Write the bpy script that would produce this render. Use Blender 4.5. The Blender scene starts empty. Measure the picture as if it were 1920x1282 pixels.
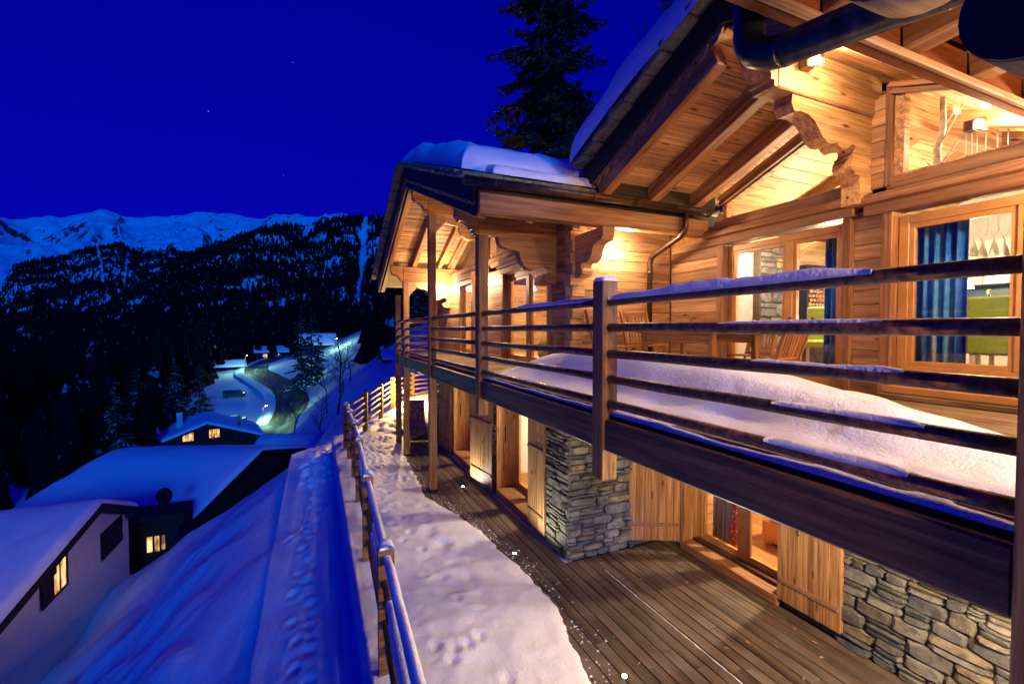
import bpy, math, random
import numpy as np
from mathutils import Vector, Matrix, noise
random.seed(7); np.random.seed(7)
scene = bpy.context.scene
COL = scene.collection

# ------------------------------------------------------------------ camera
cam_d = bpy.data.cameras.new('camera'); cam = bpy.data.objects.new('camera', cam_d); COL.objects.link(cam)
cam_d.sensor_width = 36.0; cam_d.lens = 15.994
cam_d.clip_start = 0.05; cam_d.clip_end = 20000
cam.location = (0, 0, 3.15)
cam.rotation_euler = (math.radians(90 - 1.612), 0, -math.atan(370 / 853))
scene.camera = cam

# ------------------------------------------------------------------ sky, moonlight, exposure
world = bpy.data.worlds.new('World'); scene.world = world; world.use_nodes = True
nt = world.node_tree; nt.nodes.clear()
out = nt.nodes.new('ShaderNodeOutputWorld'); bg = nt.nodes.new('ShaderNodeBackground')
sky = nt.nodes.new('ShaderNodeTexSky'); sky.sky_type = 'NISHITA'; sky.sun_disc = False
sky.sun_elevation = math.radians(15); sky.sun_rotation = math.radians(176); sky.ozone_density = 4.0
sky.air_density = 1.0; sky.dust_density = 0.2
bw = nt.nodes.new('ShaderNodeRGBToBW')
tint = nt.nodes.new('ShaderNodeMix'); tint.data_type = 'RGBA'; tint.blend_type = 'MULTIPLY'; tint.inputs[0].default_value = 1.0
tint.inputs[7].default_value = (0.002, 0.003, 1.0, 1)      # deep dusk blue
flat = nt.nodes.new('ShaderNodeMath'); flat.operation = 'POWER'; flat.inputs[1].default_value = 0.3    # long exposure: nearly even dusk sky
nt.links.new(sky.outputs[0], bw.inputs[0]); nt.links.new(bw.outputs[0], flat.inputs[0]); nt.links.new(flat.outputs[0], tint.inputs[6])
nt.links.new(tint.outputs[2], bg.inputs[0]); nt.links.new(bg.outputs[0], out.inputs[0])
bg.inputs[1].default_value = 0.162
sun_d = bpy.data.lights.new('moonlight', 'SUN'); sun = bpy.data.objects.new('moonlight', sun_d); COL.objects.link(sun)
sun_d.energy = 1.0; sun_d.angle = math.radians(6); sun_d.color = (0.0, 0.21, 1.0)
# last low twilight glow from behind the camera, caught by the mountain faces
sun_dir = Vector((0.06, -0.95, 0.25)).normalized()
sun.rotation_euler = sun_dir.to_track_quat('Z', 'Y').to_euler()
scene.view_settings.view_transform = 'Standard'; scene.view_settings.look = 'None'
scene.view_settings.exposure = 0.76; scene.view_settings.gamma = 1.0
scene.view_settings.use_curve_mapping = False
scene.cycles.use_denoising = True
scene.cycles.max_bounces = 7; scene.cycles.diffuse_bounces = 4; scene.cycles.transparent_max_bounces = 12
scene.cycles.sample_clamp_indirect = 4.0

# ------------------------------------------------------------------ object helpers
W = {}
LK = 4.5
def link(o, parent=None, M=None):
    COL.objects.link(o)
    M = Matrix.Identity(4) if M is None else M
    if parent is not None:
        o.parent = parent; o.matrix_parent_inverse = W[parent.as_pointer()].inverted()
    o.matrix_basis = M; W[o.as_pointer()] = M
    return o
def tag(o, label=None, cat=None, group=None, kind=None):
    if label: o['label'] = label
    if cat: o['category'] = cat
    if group: o['group'] = group
    if kind: o['kind'] = kind
    return o
def thing(name, loc, label, cat, group=None):
    return tag(link(bpy.data.objects.new(name, None), None, Matrix.Translation(loc)), label, cat, group)
def meshobj(name, verts, faces, mat, parent=None, M=None, smooth=False):
    me = bpy.data.meshes.new(name)
    me.from_pydata([tuple(v) for v in verts] if not isinstance(verts, np.ndarray) else verts.tolist(), [], faces)
    if smooth: me.polygons.foreach_set('use_smooth', [True] * len(me.polygons))
    if mat is not None: me.materials.append(mat)
    me.update()
    return link(bpy.data.objects.new(name, me), parent, M)
_bc = {}
def cbox_data(L, w, h, b):
    """chamfered box, local X = length, centred"""
    hx, hy, hz = L / 2, w / 2, h / 2
    b = min(b, hx * .45, hy * .45, hz * .45)
    vs = []; idx = {}
    for sx in (-1, 1):
        for sy in (-1, 1):
            for sz in (-1, 1):
                for a in range(3):
                    p = [sx * (hx - b), sy * (hy - b), sz * (hz - b)]
                    p[a] = (sx * hx, sy * hy, sz * hz)[a]
                    idx[sx, sy, sz, a] = len(vs); vs.append(p)
    fs = []
    for a in range(3):
        u, v = [k for k in range(3) if k != a]
        for s in (-1, 1):
            q = []
            for (i, j) in ((-1, -1), (1, -1), (1, 1), (-1, 1)):
                c = [0, 0, 0]; c[a] = s; c[u] = i; c[v] = j; q.append(idx[c[0], c[1], c[2], a])
            fs.append(q)
    for a in range(3):                      # edges along axis a
        u, v = [k for k in range(3) if k != a]
        for i in (-1, 1):
            for j in (-1, 1):
                q = []
                for (s, ax) in ((-1, u), (1, u), (1, v), (-1, v)):
                    c = [0, 0, 0]; c[a] = s; c[u] = i; c[v] = j; q.append(idx[c[0], c[1], c[2], ax])
                fs.append(q)
    for sx in (-1, 1):
        for sy in (-1, 1):
            for sz in (-1, 1):
                fs.append([idx[sx, sy, sz, a] for a in range(3)])
    V = np.array(vs)                        # make normals point outwards
    F = []
    for f in fs:
        p = V[f]; n = np.cross(p[1] - p[0], p[2] - p[0])
        F.append(f if n @ p.mean(0) > 0 else f[::-1])
    return vs, F
def frame(p0, p1, up=(0, 0, 1)):
    p0, p1 = Vector(p0), Vector(p1); x = (p1 - p0).normalized(); up = Vector(up)
    if abs(x.dot(up.normalized())) > .99: up = Vector((0, 1, 0)) if abs(x.z) > .9 else Vector((0, 0, 1))
    y = up.cross(x).normalized(); z = x.cross(y)
    M = Matrix((x, y, z)).transposed().to_4x4(); M.translation = (p0 + p1) / 2
    return M
def bar(name, p0, p1, w, h, mat, parent=None, up=(0, 0, 1), M=None, bev=.006):
    L = (Vector(p1) - Vector(p0)).length
    key = (round(L, 3), round(w, 3), round(h, 3), bev, mat.name)
    me = _bc.get(key)
    if me is None:
        vs, fs = cbox_data(L, w, h, bev)
        me = bpy.data.meshes.new(name); me.from_pydata(vs, [], fs); me.materials.append(mat); _bc[key] = me
    F = frame(p0, p1, up)
    return link(bpy.data.objects.new(name, me), parent, F if M is None else M @ F)
def abox(name, x, y, z, mat, parent=None, M=None, bev=.006):
    """axis aligned box from three (lo, hi) pairs, grain along the longest side"""
    c = [(a[0] + a[1]) / 2 for a in (x, y, z)]; s = [abs(a[1] - a[0]) for a in (x, y, z)]
    k = s.index(max(s)); p0 = c[:]; p1 = c[:]; p0[k] -= s[k] / 2; p1[k] += s[k] / 2
    if k == 0: return bar(name, p0, p1, s[1], s[2], mat, parent, (0, 0, 1), M, bev)
    if k == 1: return bar(name, p0, p1, s[0], s[2], mat, parent, (0, 0, 1), M, bev)
    return bar(name, p0, p1, s[0], s[1], mat, parent, (0, 1, 0), M, bev)
def multi(name, boxes, mat, parent=None, M=None, bev=.004):
    """several axis aligned boxes joined into one part (frames and the like)"""
    V = []; F = []
    for (x, y, z) in boxes:
        c = np.array([(a[0] + a[1]) / 2 for a in (x, y, z)]); s = [abs(a[1] - a[0]) for a in (x, y, z)]
        vs, fs = cbox_data(s[0], s[1], s[2], bev); o = len(V)
        V += [tuple(np.array(v) + c) for v in vs]; F += [[i + o for i in f] for f in fs]
    return meshobj(name, V, F, mat, parent, M)
def tube_data(pts, r, seg=12, cap=True):
    pts = [Vector(p) for p in pts]; n = len(pts)
    rs = r if isinstance(r, (list, tuple)) else [r] * n
    V = []; F = []; prev = None
    for i, p in enumerate(pts):
        t = ((pts[min(i + 1, n - 1)] - p).normalized() if i < n - 1 else Vector((0, 0, 0))) + ((p - pts[max(i - 1, 0)]).normalized() if i > 0 else Vector((0, 0, 0)))
        t.normalize()
        if prev is None:
            a = Vector((0, 0, 1)) if abs(t.z) < .9 else Vector((1, 0, 0)); a = (a - t * a.dot(t)).normalized()
        else: a = (prev - t * prev.dot(t)).normalized()
        prev = a; b = t.cross(a)
        for k in range(seg):
            w = 2 * math.pi * k / seg; V.append(tuple(p + (a * math.cos(w) + b * math.sin(w)) * rs[i]))
    for i in range(n - 1):
        for k in range(seg):
            k2 = (k + 1) % seg; F.append([i * seg + k, i * seg + k2, (i + 1) * seg + k2, (i + 1) * seg + k])
    if cap: F.append(list(range(seg))[::-1]); F.append([(n - 1) * seg + k for k in range(seg)])
    return V, F
def tube(name, pts, r, mat, parent=None, seg=12, M=None, smooth=True):
    V, F = tube_data(pts, r, seg); o = meshobj(name, V, F, mat, parent, M, smooth)
    me = o.data
    if smooth:
        for p in me.polygons:
            if len(p.vertices) > 4: p.use_smooth = False
    return o
def tubes(name, lst, mat, parent=None, seg=8, M=None):
    V = []; F = []
    for pts, r in lst:
        v, f = tube_data(pts, r, seg); o = len(V); V += v; F += [[i + o for i in q] for q in f]
    return meshobj(name, V, F, mat, parent, M, True)
def prism(name, poly, thick, mat, parent, M):
    """2D outline in local (x, z), extruded +-thick/2 along local y"""
    n = len(poly); V = [(p[0], -thick / 2, p[1]) for p in poly] + [(p[0], thick / 2, p[1]) for p in poly]
    F = [list(range(n)), [n + i for i in range(n)][::-1]] + [[(i + 1) % n, i, n + i, n + (i + 1) % n] for i in range(n)]
    A = sum(poly[i][0] * poly[(i + 1) % n][1] - poly[(i + 1) % n][0] * poly[i][1] for i in range(n))
    if A < 0: F = [f[::-1] for f in F]
    return meshobj(name, V, F, mat, parent, M)
def arc(cx, cy, r, a0, a1, n=7):
    return [(cx + r * math.cos(math.radians(a0 + (a1 - a0) * i / n)), cy + r * math.sin(math.radians(a0 + (a1 - a0) * i / n))) for i in range(n + 1)]
def grid(name, xs, ys, Z, mat, parent=None, skirt=None, smooth=True):
    """height field over tensor grid xs, ys; Z[iy, ix]; optional skirt down to a z"""
    nx, ny = len(xs), len(ys)
    X, Y = np.meshgrid(xs, ys); V = np.stack([X, Y, Z], -1).reshape(-1, 3)
    i = np.arange((ny - 1) * (nx - 1)); r = i // (nx - 1); c = i % (nx - 1); a = r * nx + c
    F = np.stack([a, a + 1, a + 1 + nx, a + nx], 1).tolist()
    V = V.tolist()
    if skirt is not None:
        ring = list(range(nx)) + [nx - 1 + nx * k for k in range(1, ny)] + [nx * (ny - 1) + k for k in range(nx - 2, -1, -1)] + [nx * k for k in range(ny - 2, 0, -1)]
        o = len(V); V += [[V[k][0], V[k][1], min(skirt, V[k][2] - .002)] for k in ring]; m = len(ring)
        F += [[ring[(k + 1) % m], ring[k], o + k, o + (k + 1) % m] for k in range(m)]
    return meshobj(name, V, F, mat, parent, None, smooth)
def dup(src, M, parent=None):
    """copy of a thing and its parts; M is the world matrix of the copy (root has its own matrix in W)"""
    o = src.copy(); D = M @ W[src.as_pointer()].inverted()
    link(o, parent, D @ W[src.as_pointer()])
    for ch in [c for c in COL.objects if c.parent == src]:
        dup_child(ch, o, D)
    return o
def dup_child(ch, newpar, D):
    c = ch.copy(); link(c, newpar, D @ W[ch.as_pointer()])
    for g in [k for k in COL.objects if k.parent == ch]: dup_child(g, c, D)
def lamp(name, loc, power, color=(1, .67, .39), r=.05, parent=None, kind='POINT', aim=None, size=None):
    d = bpy.data.lights.new(name, kind); d.energy = power * LK; d.color = color
    if kind in ('POINT', 'SPOT'): d.shadow_soft_size = r
    if kind == 'SPOT': d.spot_size = math.radians(size or 100); d.spot_blend = .6
    o = bpy.data.objects.new(name, d); M = Matrix.Translation(loc)
    if aim is not None: M = M @ (-Vector(aim)).to_track_quat('Z', 'Y').to_matrix().to_4x4()
    return link(o, parent, M)
def fbm(X, Y, s, seed=0, oct=4):
    """cheap value-noise fBm on numpy arrays"""
    out = np.zeros_like(X, dtype=float); amp = 1.0; tot = 0
    for k in range(oct):
        x = X / s * 2 ** k + 17.3 * seed + 5.1 * k; y = Y / s * 2 ** k - 9.7 * seed + 3.3 * k
        xi = np.floor(x).astype(np.int64); yi = np.floor(y).astype(np.int64); fx = x - xi; fy = y - yi
        fx = fx * fx * (3 - 2 * fx); fy = fy * fy * (3 - 2 * fy)
        def h(i, j):
            n = (i * 374761393 + j * 668265263 + seed * 1442695 + k * 97) & 0x7fffffff
            n = ((n ^ (n >> 13)) * 1274126177) & 0x7fffffff
            return ((n ^ (n >> 16)) & 0xffff) / 65535.0
        v = (h(xi, yi) * (1 - fx) + h(xi + 1, yi) * fx) * (1 - fy) + (h(xi, yi + 1) * (1 - fx) + h(xi + 1, yi + 1) * fx) * fy
        out += amp * (v * 2 - 1); tot += amp; amp *= .5
    return out / tot
def sstep(a, b, x):
    t = np.clip((x - a) / (b - a), 0, 1); return t * t * (3 - 2 * t)

# ------------------------------------------------------------------ materials
def newmat(name):
    m = bpy.data.materials.new(name); m.use_nodes = True; n = m.node_tree.nodes; n.clear()
    o = n.new('ShaderNodeOutputMaterial'); b = n.new('ShaderNodeBsdfPrincipled')
    m.node_tree.links.new(b.outputs[0], o.inputs[0])
    return m, m.node_tree, b
def ramp(nt, fac, stops):
    r = nt.nodes.new('ShaderNodeValToRGB'); e = r.color_ramp.elements
    while len(e) > 1: e.remove(e[-1])
    for i, (p, c) in enumerate(stops):
        k = e[0] if i == 0 else e.new(p)
        k.position = p; k.color = (*c, 1) if len(c) == 3 else c
    nt.links.new(fac, r.inputs[0]); return r.outputs[0]
def mixc(nt, fac, a, b, mode='MIX'):
    m = nt.nodes.new('ShaderNodeMix'); m.data_type = 'RGBA'; m.blend_type = mode
    for s, v in ((m.inputs[0], fac), (m.inputs[6], a), (m.inputs[7], b)):
        if isinstance(v, (int, float)): s.default_value = v
        elif isinstance(v, tuple): s.default_value = (*v, 1) if len(v) == 3 else v
        else: nt.links.new(v, s)
    return m.outputs[2]
def tex(nt, kind, vec, **kw):
    n = nt.nodes.new(kind); nt.links.new(vec, n.inputs['Vector'])
    for k, v in kw.items():
        if k in n.inputs: n.inputs[k].default_value = v
        else: setattr(n, k, v)
    return n
def mapping(nt, vec, scale, loc=None):
    m = nt.nodes.new('ShaderNodeMapping'); nt.links.new(vec, m.inputs[0]); m.inputs['Scale'].default_value = scale
    if loc is not None: nt.links.new(loc, m.inputs['Location'])
    return m.outputs[0]
def bump(nt, bsdf, h, strength, dist=.01):
    b = nt.nodes.new('ShaderNodeBump'); b.inputs['Strength'].default_value = strength; b.inputs['Distance'].default_value = dist
    nt.links.new(h, b.inputs['Height']); nt.links.new(b.outputs[0], bsdf.inputs['Normal'])
def randvec(nt, s=40.0):
    oi = nt.nodes.new('ShaderNodeObjectInfo'); c = nt.nodes.new('ShaderNodeCombineXYZ')
    for k, f in enumerate((s, s * 1.7, s * 2.3)):
        m = nt.nodes.new('ShaderNodeMath'); m.operation = 'MULTIPLY'; m.inputs[1].default_value = f
        nt.links.new(oi.outputs['Random'], m.inputs[0]); nt.links.new(m.outputs[0], c.inputs[k])
    return c.outputs[0], oi.outputs['Random']
def wood(name, light, dark, rough=.55, knots=.6, var=.25, grain=1.0, weather=None, frost=0, spec=.3):
    m, nt, b = newmat(name); tc = nt.nodes.new('ShaderNodeTexCoord'); rv, rnd = randvec(nt)
    v = mapping(nt, tc.outputs['Object'], (1.5 * grain, 40 * grain, 40 * grain), rv)
    n1 = tex(nt, 'ShaderNodeTexNoise', v, Scale=1.0, Detail=5.0, Roughness=.6, Distortion=.25)
    v2 = mapping(nt, tc.outputs['Object'], (.35, 5, 5), rv)
    wv = tex(nt, 'ShaderNodeTexNoise', v2, Scale=2.0, Detail=4.0, Distortion=1.0)
    c = ramp(nt, n1.outputs['Fac'], [(.30, tuple(d * .55 for d in dark)), (.42, dark), (.52, tuple((a + d) / 2 for a, d in zip(light, dark))), (.64, light)])
    c2 = ramp(nt, wv.outputs['Fac'], [(.36, (.55, .47, .42)), (.5, (.88, .84, .8)), (.62, (1, 1, 1))])
    c = mixc(nt, .9, c, c2, 'MULTIPLY')
    if knots > 0:
        v3 = mapping(nt, tc.outputs['Object'], (2.2, 9, 9), rv)
        vo = tex(nt, 'ShaderNodeTexVoronoi', v3, Scale=1.0, Randomness=1.0)
        k = ramp(nt, vo.outputs['Distance'], [(.05, (.10, .05, .03)), (.10, (.45, .3, .2)), (.17, (1, 1, 1))])
        c = mixc(nt, knots, c, k, 'MULTIPLY')
    if weather is not None:
        vw = mapping(nt, tc.outputs['Object'], (.8, 2.2, 2.2), rv)
        nw = tex(nt, 'ShaderNodeTexNoise', vw, Scale=1.3, Detail=4.0)
        c = mixc(nt, ramp(nt, nw.outputs['Fac'], [(.45, (0, 0, 0)), (.7, (.8, .8, .8))]), c, weather)
    hs = nt.nodes.new('ShaderNodeHueSaturation'); nt.links.new(c, hs.inputs['Color'])
    mr = nt.nodes.new('ShaderNodeMapRange'); mr.inputs['To Min'].default_value = 1 - var; mr.inputs['To Max'].default_value = 1 + var * .7
    nt.links.new(rnd, mr.inputs['Value']); nt.links.new(mr.outputs[0], hs.inputs['Value'])
    nt.links.new(hs.outputs[0], b.inputs['Base Color']); b.inputs['Roughness'].default_value = rough
    b.inputs['Specular IOR Level'].default_value = spec
    bump(nt, b, n1.outputs['Fac'], .6, .006)
    return m
def plain(name, col, rough=.6, metal=0, noise_amt=.15, scale=8, bumpk=.2, spec=.4):
    m, nt, b = newmat(name); tc = nt.nodes.new('ShaderNodeTexCoord')
    n = tex(nt, 'ShaderNodeTexNoise', tc.outputs['Object'], Scale=scale, Detail=5.0)
    c = ramp(nt, n.outputs['Fac'], [(.3, tuple(x * (1 - noise_amt) for x in col)), (.7, tuple(min(1, x * (1 + noise_amt)) for x in col))])
    nt.links.new(c, b.inputs['Base Color']); b.inputs['Roughness'].default_value = rough; b.inputs['Metallic'].default_value = metal
    b.inputs['Specular IOR Level'].default_value = spec
    if bumpk: bump(nt, b, n.outputs['Fac'], bumpk, .005)
    return m
def glow(name, col, strength):
    m, nt, b = newmat(name); b.inputs['Base Color'].default_value = (*col, 1)
    b.inputs['Emission Color'].default_value = (*col, 1); b.inputs['Emission Strength'].default_value = strength
    return m
def snowmat(name, col=(.86, .88, .91), fine=1.0, rocks=None):
    m, nt, b = newmat(name); geo = nt.nodes.new('ShaderNodeNewGeometry')
    n1 = tex(nt, 'ShaderNodeTexNoise', geo.outputs['Position'], Scale=2.2 * fine, Detail=6.0, Roughness=.6)
    n2 = tex(nt, 'ShaderNodeTexNoise', geo.outputs['Position'], Scale=60 * fine, Detail=3.0)
    ad = nt.nodes.new('ShaderNodeMath'); ad.operation = 'MULTIPLY_ADD'; ad.inputs[1].default_value = .16
    nt.links.new(n2.outputs['Fac'], ad.inputs[0]); nt.links.new(n1.outputs['Fac'], ad.inputs[2])
    b.inputs['Base Color'].default_value = (*col, 1); b.inputs['Roughness'].default_value = .65
    b.inputs['Specular IOR Level'].default_value = .25
    bump(nt, b, ad.outputs[0], .75, .06 / fine)
    if rocks:
        sx = nt.nodes.new('ShaderNodeSeparateXYZ'); nt.links.new(geo.outputs['Normal'], sx.inputs[0])
        nr = tex(nt, 'ShaderNodeTexNoise', geo.outputs['Position'], Scale=rocks[0], Detail=9.0, Roughness=.72)
        ma = nt.nodes.new('ShaderNodeMath'); ma.operation = 'MULTIPLY_ADD'; ma.inputs[1].default_value = rocks[1]
        nt.links.new(sx.outputs[2], ma.inputs[0]); nt.links.new(nr.outputs['Fac'], ma.inputs[2])
        f = ramp(nt, ma.outputs[0], [(rocks[2], (1, 1, 1)), (rocks[2] + .06, (0, 0, 0))])
        nt.links.new(mixc(nt, f, col, (.035, .035, .045)), b.inputs['Base Color'])
    return m
def glassmat(name, tintc=(1, 1, 1), gloss=1.0):
    m = bpy.data.materials.new(name); m.use_nodes = True; nt = m.node_tree; nt.nodes.clear()
    o = nt.nodes.new('ShaderNodeOutputMaterial'); mx = nt.nodes.new('ShaderNodeMixShader'); t = nt.nodes.new('ShaderNodeBsdfTransparent')
    g = nt.nodes.new('ShaderNodeBsdfGlossy'); g.inputs['Roughness'].default_value = .01; t.inputs[0].default_value = (*tintc, 1)
    fr = nt.nodes.new('ShaderNodeLayerWeight'); fr.inputs[0].default_value = .5
    pw = nt.nodes.new('ShaderNodeMath'); pw.operation = 'POWER'; pw.inputs[1].default_value = 5; nt.links.new(fr.outputs['Facing'], pw.inputs[0])
    k = nt.nodes.new('ShaderNodeMath'); k.operation = 'MULTIPLY_ADD'; k.inputs[1].default_value = .9 * gloss; k.inputs[2].default_value = .035 * gloss; k.use_clamp = True; nt.links.new(pw.outputs[0], k.inputs[0])
    nt.links.new(k.outputs[0], mx.inputs[0]); nt.links.new(t.outputs[0], mx.inputs[1]); nt.links.new(g.outputs[0], mx.inputs[2]); nt.links.new(mx.outputs[0], o.inputs[0])
    return m
M_WALL = wood('larch_wall', (.64, .39, .20), (.42, .22, .095), .55, .9, .36, 1.0, weather=(.30, .185, .11))
M_SOFFIT = wood('pine_soffit', (.66, .40, .19), (.46, .25, .10), .55, .95, .34)
M_BEAM = wood('larch_beam', (.50, .26, .10), (.33, .15, .05), .5, .6, .12, .8)
M_POST = wood('weathered_post', (.44, .25, .11), (.24, .12, .05), .6, .5, .15, .9, weather=(.26, .19, .10))
M_JOIN = plain('joinery', (.50, .245, .07), .4, 0, .18, 5, .1, .5)
M_TRIM = wood('trim_wood', (.42, .21, .095), (.24, .11, .05), .6, .5, .2, weather=(.30, .17, .10))
M_DARK = wood('dark_stained', (.25, .115, .06), (.07, .032, .02), .45, .5, .3, .7, spec=.5)
M_BARGE = wood('dark_barge', (.060, .028, .016), (.022, .012, .008), .6, .2, .2)
M_RED = wood('red_soffit', (.36, .115, .03), (.24, .065, .015), .5, .5, .1, .7)
M_PALE = wood('pale_ceiling', (.74, .55, .30), (.60, .42, .20), .5, .6, .12)
M_SHUT = wood('shutter_wood', (.56, .31, .125), (.36, .17, .06), .6, .85, .18)
M_DECK = wood('balcony_plank', (.34, .25, .15), (.20, .14, .085), .7, .3, .2)
M_FENCE = wood('fence_wood', (.36, .20, .065), (.18, .095, .03), .65, .4, .2, 1.0)
M_TEAK = wood('teak', (.42, .20, .075), (.27, .115, .04), .55, .2, .15, 1.2)
M_FLOOR = wood('parquet', (.45, .24, .09), (.32, .15, .05), .35, .3, .2)
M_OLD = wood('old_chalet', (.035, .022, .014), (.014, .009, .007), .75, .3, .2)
M_LOGEND = wood('log_end', (.10, .055, .035), (.02, .012, .01), .6, .0, .1, .35)
M_LOG = wood('log_side', (.60, .40, .20), (.38, .21, .09), .6, .2, .1, .9)
M_SNOW = snowmat('snow'); M_SNOWF = snowmat('snow_far', fine=.02)
M_ROCKSNOW = snowmat('alpine_snow', fine=.004, rocks=(.009, .55, .80))
M_ZINC = plain('brown_metal', (.10, .062, .045), .38, .85, .35, 14, .1)
M_PIPE = plain('pipe_metal', (.055, .052, .055), .30, .8, .5, 18, .15)
M_IRON = plain('black_iron', (.015, .013, .012), .5, .6, .3)
M_PLASTER = plain('white_plaster', (.62, .60, .58), .8, 0, .06, 3, .15)
M_WHITE = plain('white_lacquer', (.55, .53, .48), .25, 0, .02, 3, 0)
M_MORTAR = plain('mortar', (.06, .052, .045), .9, 0, .3, 20, .4)
M_ASPH = plain('asphalt', (.045, .042, .03), .7, 0, .4, 1.5, .3)
M_GREEN = plain('green_fabric', (.25, .36, .045), .8, 0, .1, 60, .2)
M_BED = plain('white_linen', (.75, .72, .68), .8, 0, .05, 10, .2)
M_BLACK = plain('black_gloss', (.02, .02, .022), .2, 0, .1, 5, 0)
M_TEAL = plain('teal_panel', (.02, .16, .22), .3, 0, .2, 5, 0)
M_CAR = plain('car_paint', (.05, .055, .07), .3, .3, .1, 5, 0)
M_BARK = plain('bark', (.045, .03, .02), .9, 0, .5, 12, .6)
M_BIRCH = plain('birch_bark', (.62, .60, .55), .7, 0, .5, 14, .3)
M_NEEDLE = plain('needles', (.045, .05, .026), .8, 0, .6, 3, 0, .2)
M_NEEDLE2 = plain('far_needles', (.006, .008, .009), .9, 0, .4, .05, 0, .1)
M_GLASS = glassmat('pane_glass', gloss=1.0)
M_CLEAR = glassmat('clear_glass', (.93, .95, .95), 2.0)
def litpane():
    m, nt, b = newmat('lit_room'); geo = nt.nodes.new('ShaderNodeNewGeometry'); v = mapping(nt, geo.outputs['Position'], (2.4, 2.4, 1.1))
    n = tex(nt, 'ShaderNodeTexNoise', v, Scale=1.3, Detail=3.0)
    c = ramp(nt, n.outputs['Fac'], [(.35, (.16, .05, .012)), (.5, (.62, .30, .07)), (.62, (1, .66, .26))])
    b.inputs['Base Color'].default_value = (.02, .02, .02, 1); b.inputs['Roughness'].default_value = .1
    nt.links.new(c, b.inputs['Emission Color']); b.inputs['Emission Strength'].default_value = .85; return m
M_LAMP = glow('warm_lamp', (1, .80, .52), 14); M_LAMPW = glow('cool_lamp', (.85, 1, .92), 40); M_STREET = glow('street_lamp_glow', (.75, 1, .85), 60)
M_WARMPANE = litpane(); M_STAR = glow('star_glow', (.5, .5, 1), .4)
def stonemat(name, gold):
    m, nt, b = newmat(name); tc = nt.nodes.new('ShaderNodeTexCoord'); rv, rnd = randvec(nt)
    v = mapping(nt, tc.outputs['Object'], (1, 1, 1), rv)
    n1 = tex(nt, 'ShaderNodeTexNoise', v, Scale=9.0, Detail=8.0, Roughness=.65); n2 = tex(nt, 'ShaderNodeTexNoise', v, Scale=40.0, Detail=5.0)
    base = ramp(nt, rnd, [(0, (.065, .075, .095)), (.25, (.16, .16, .165)), (.45, (.08, .087, .10)), (.62, gold), (.72, (.10, .107, .118)), (.85, (.22, .215, .205)), (1, (.055, .066, .088))])
    c = mixc(nt, .85, base, ramp(nt, n1.outputs['Fac'], [(.34, (.16, .17, .20)), (.52, (.8, .78, .72)), (.68, (1.25, 1.2, 1.1))]), 'MULTIPLY')
    c = mixc(nt, ramp(nt, n2.outputs['Fac'], [(.6, (0, 0, 0)), (.75, (.5, .5, .5))]), c, (.42, .40, .36))
    nt.links.new(c, b.inputs['Base Color']); b.inputs['Roughness'].default_value = .8
    bump(nt, b, n1.outputs['Fac'], .9, .02)
    return m
M_STONE = stonemat('rubble_stone', (.22, .185, .125)); M_STONEIN = stonemat('hearth_stone', (.42, .30, .15))
def slatemat():
    m, nt, b = newmat('lichen_slate'); geo = nt.nodes.new('ShaderNodeNewGeometry')
    n1 = tex(nt, 'ShaderNodeTexNoise', geo.outputs['Position'], Scale=14.0, Detail=8.0, Roughness=.7)
    c = ramp(nt, n1.outputs['Fac'], [(.35, (.10, .095, .06)), (.55, (.22, .21, .12)), (.7, (.33, .31, .22))])
    nt.links.new(c, b.inputs['Base Color']); b.inputs['Roughness'].default_value = .85; bump(nt, b, n1.outputs['Fac'], .8, .02); return m
M_SLATE = slatemat()
def terracemat():
    m, nt, b = newmat('grooved_terrace'); tc = nt.nodes.new('ShaderNodeTexCoord'); rv, rnd = randvec(nt)
    v = mapping(nt, tc.outputs['Object'], (.9, 14, 14), rv); n1 = tex(nt, 'ShaderNodeTexNoise', v, Scale=1.0, Detail=5.0)
    vp = mapping(nt, tc.outputs['Object'], (1, 1, 1), rv); n2 = tex(nt, 'ShaderNodeTexNoise', vp, Scale=2.3, Detail=5.0)
    c = ramp(nt, n1.outputs['Fac'], [(.34, (.06, .042, .028)), (.66, (.22, .155, .10))])
    c = mixc(nt, ramp(nt, n2.outputs['Fac'], [(.45, (0, 0, 0)), (.7, (.75, .75, .75))]), c, (.24, .215, .17))
    hs = nt.nodes.new('ShaderNodeHueSaturation'); nt.links.new(c, hs.inputs['Color'])
    mr = nt.nodes.new('ShaderNodeMapRange'); mr.inputs['To Min'].default_value = .7; mr.inputs['To Max'].default_value = 1.15
    nt.links.new(rnd, mr.inputs['Value']); nt.links.new(mr.outputs[0], hs.inputs['Value']); nt.links.new(hs.outputs[0], b.inputs['Base Color'])
    b.inputs['Roughness'].default_value = .55
    w = tex(nt, 'ShaderNodeTexWave', tc.outputs['Object'], Scale=24.0, bands_direction='Y'); bump(nt, b, w.outputs['Fac'], .9, .008)
    return m
M_TERR = terracemat()
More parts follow.
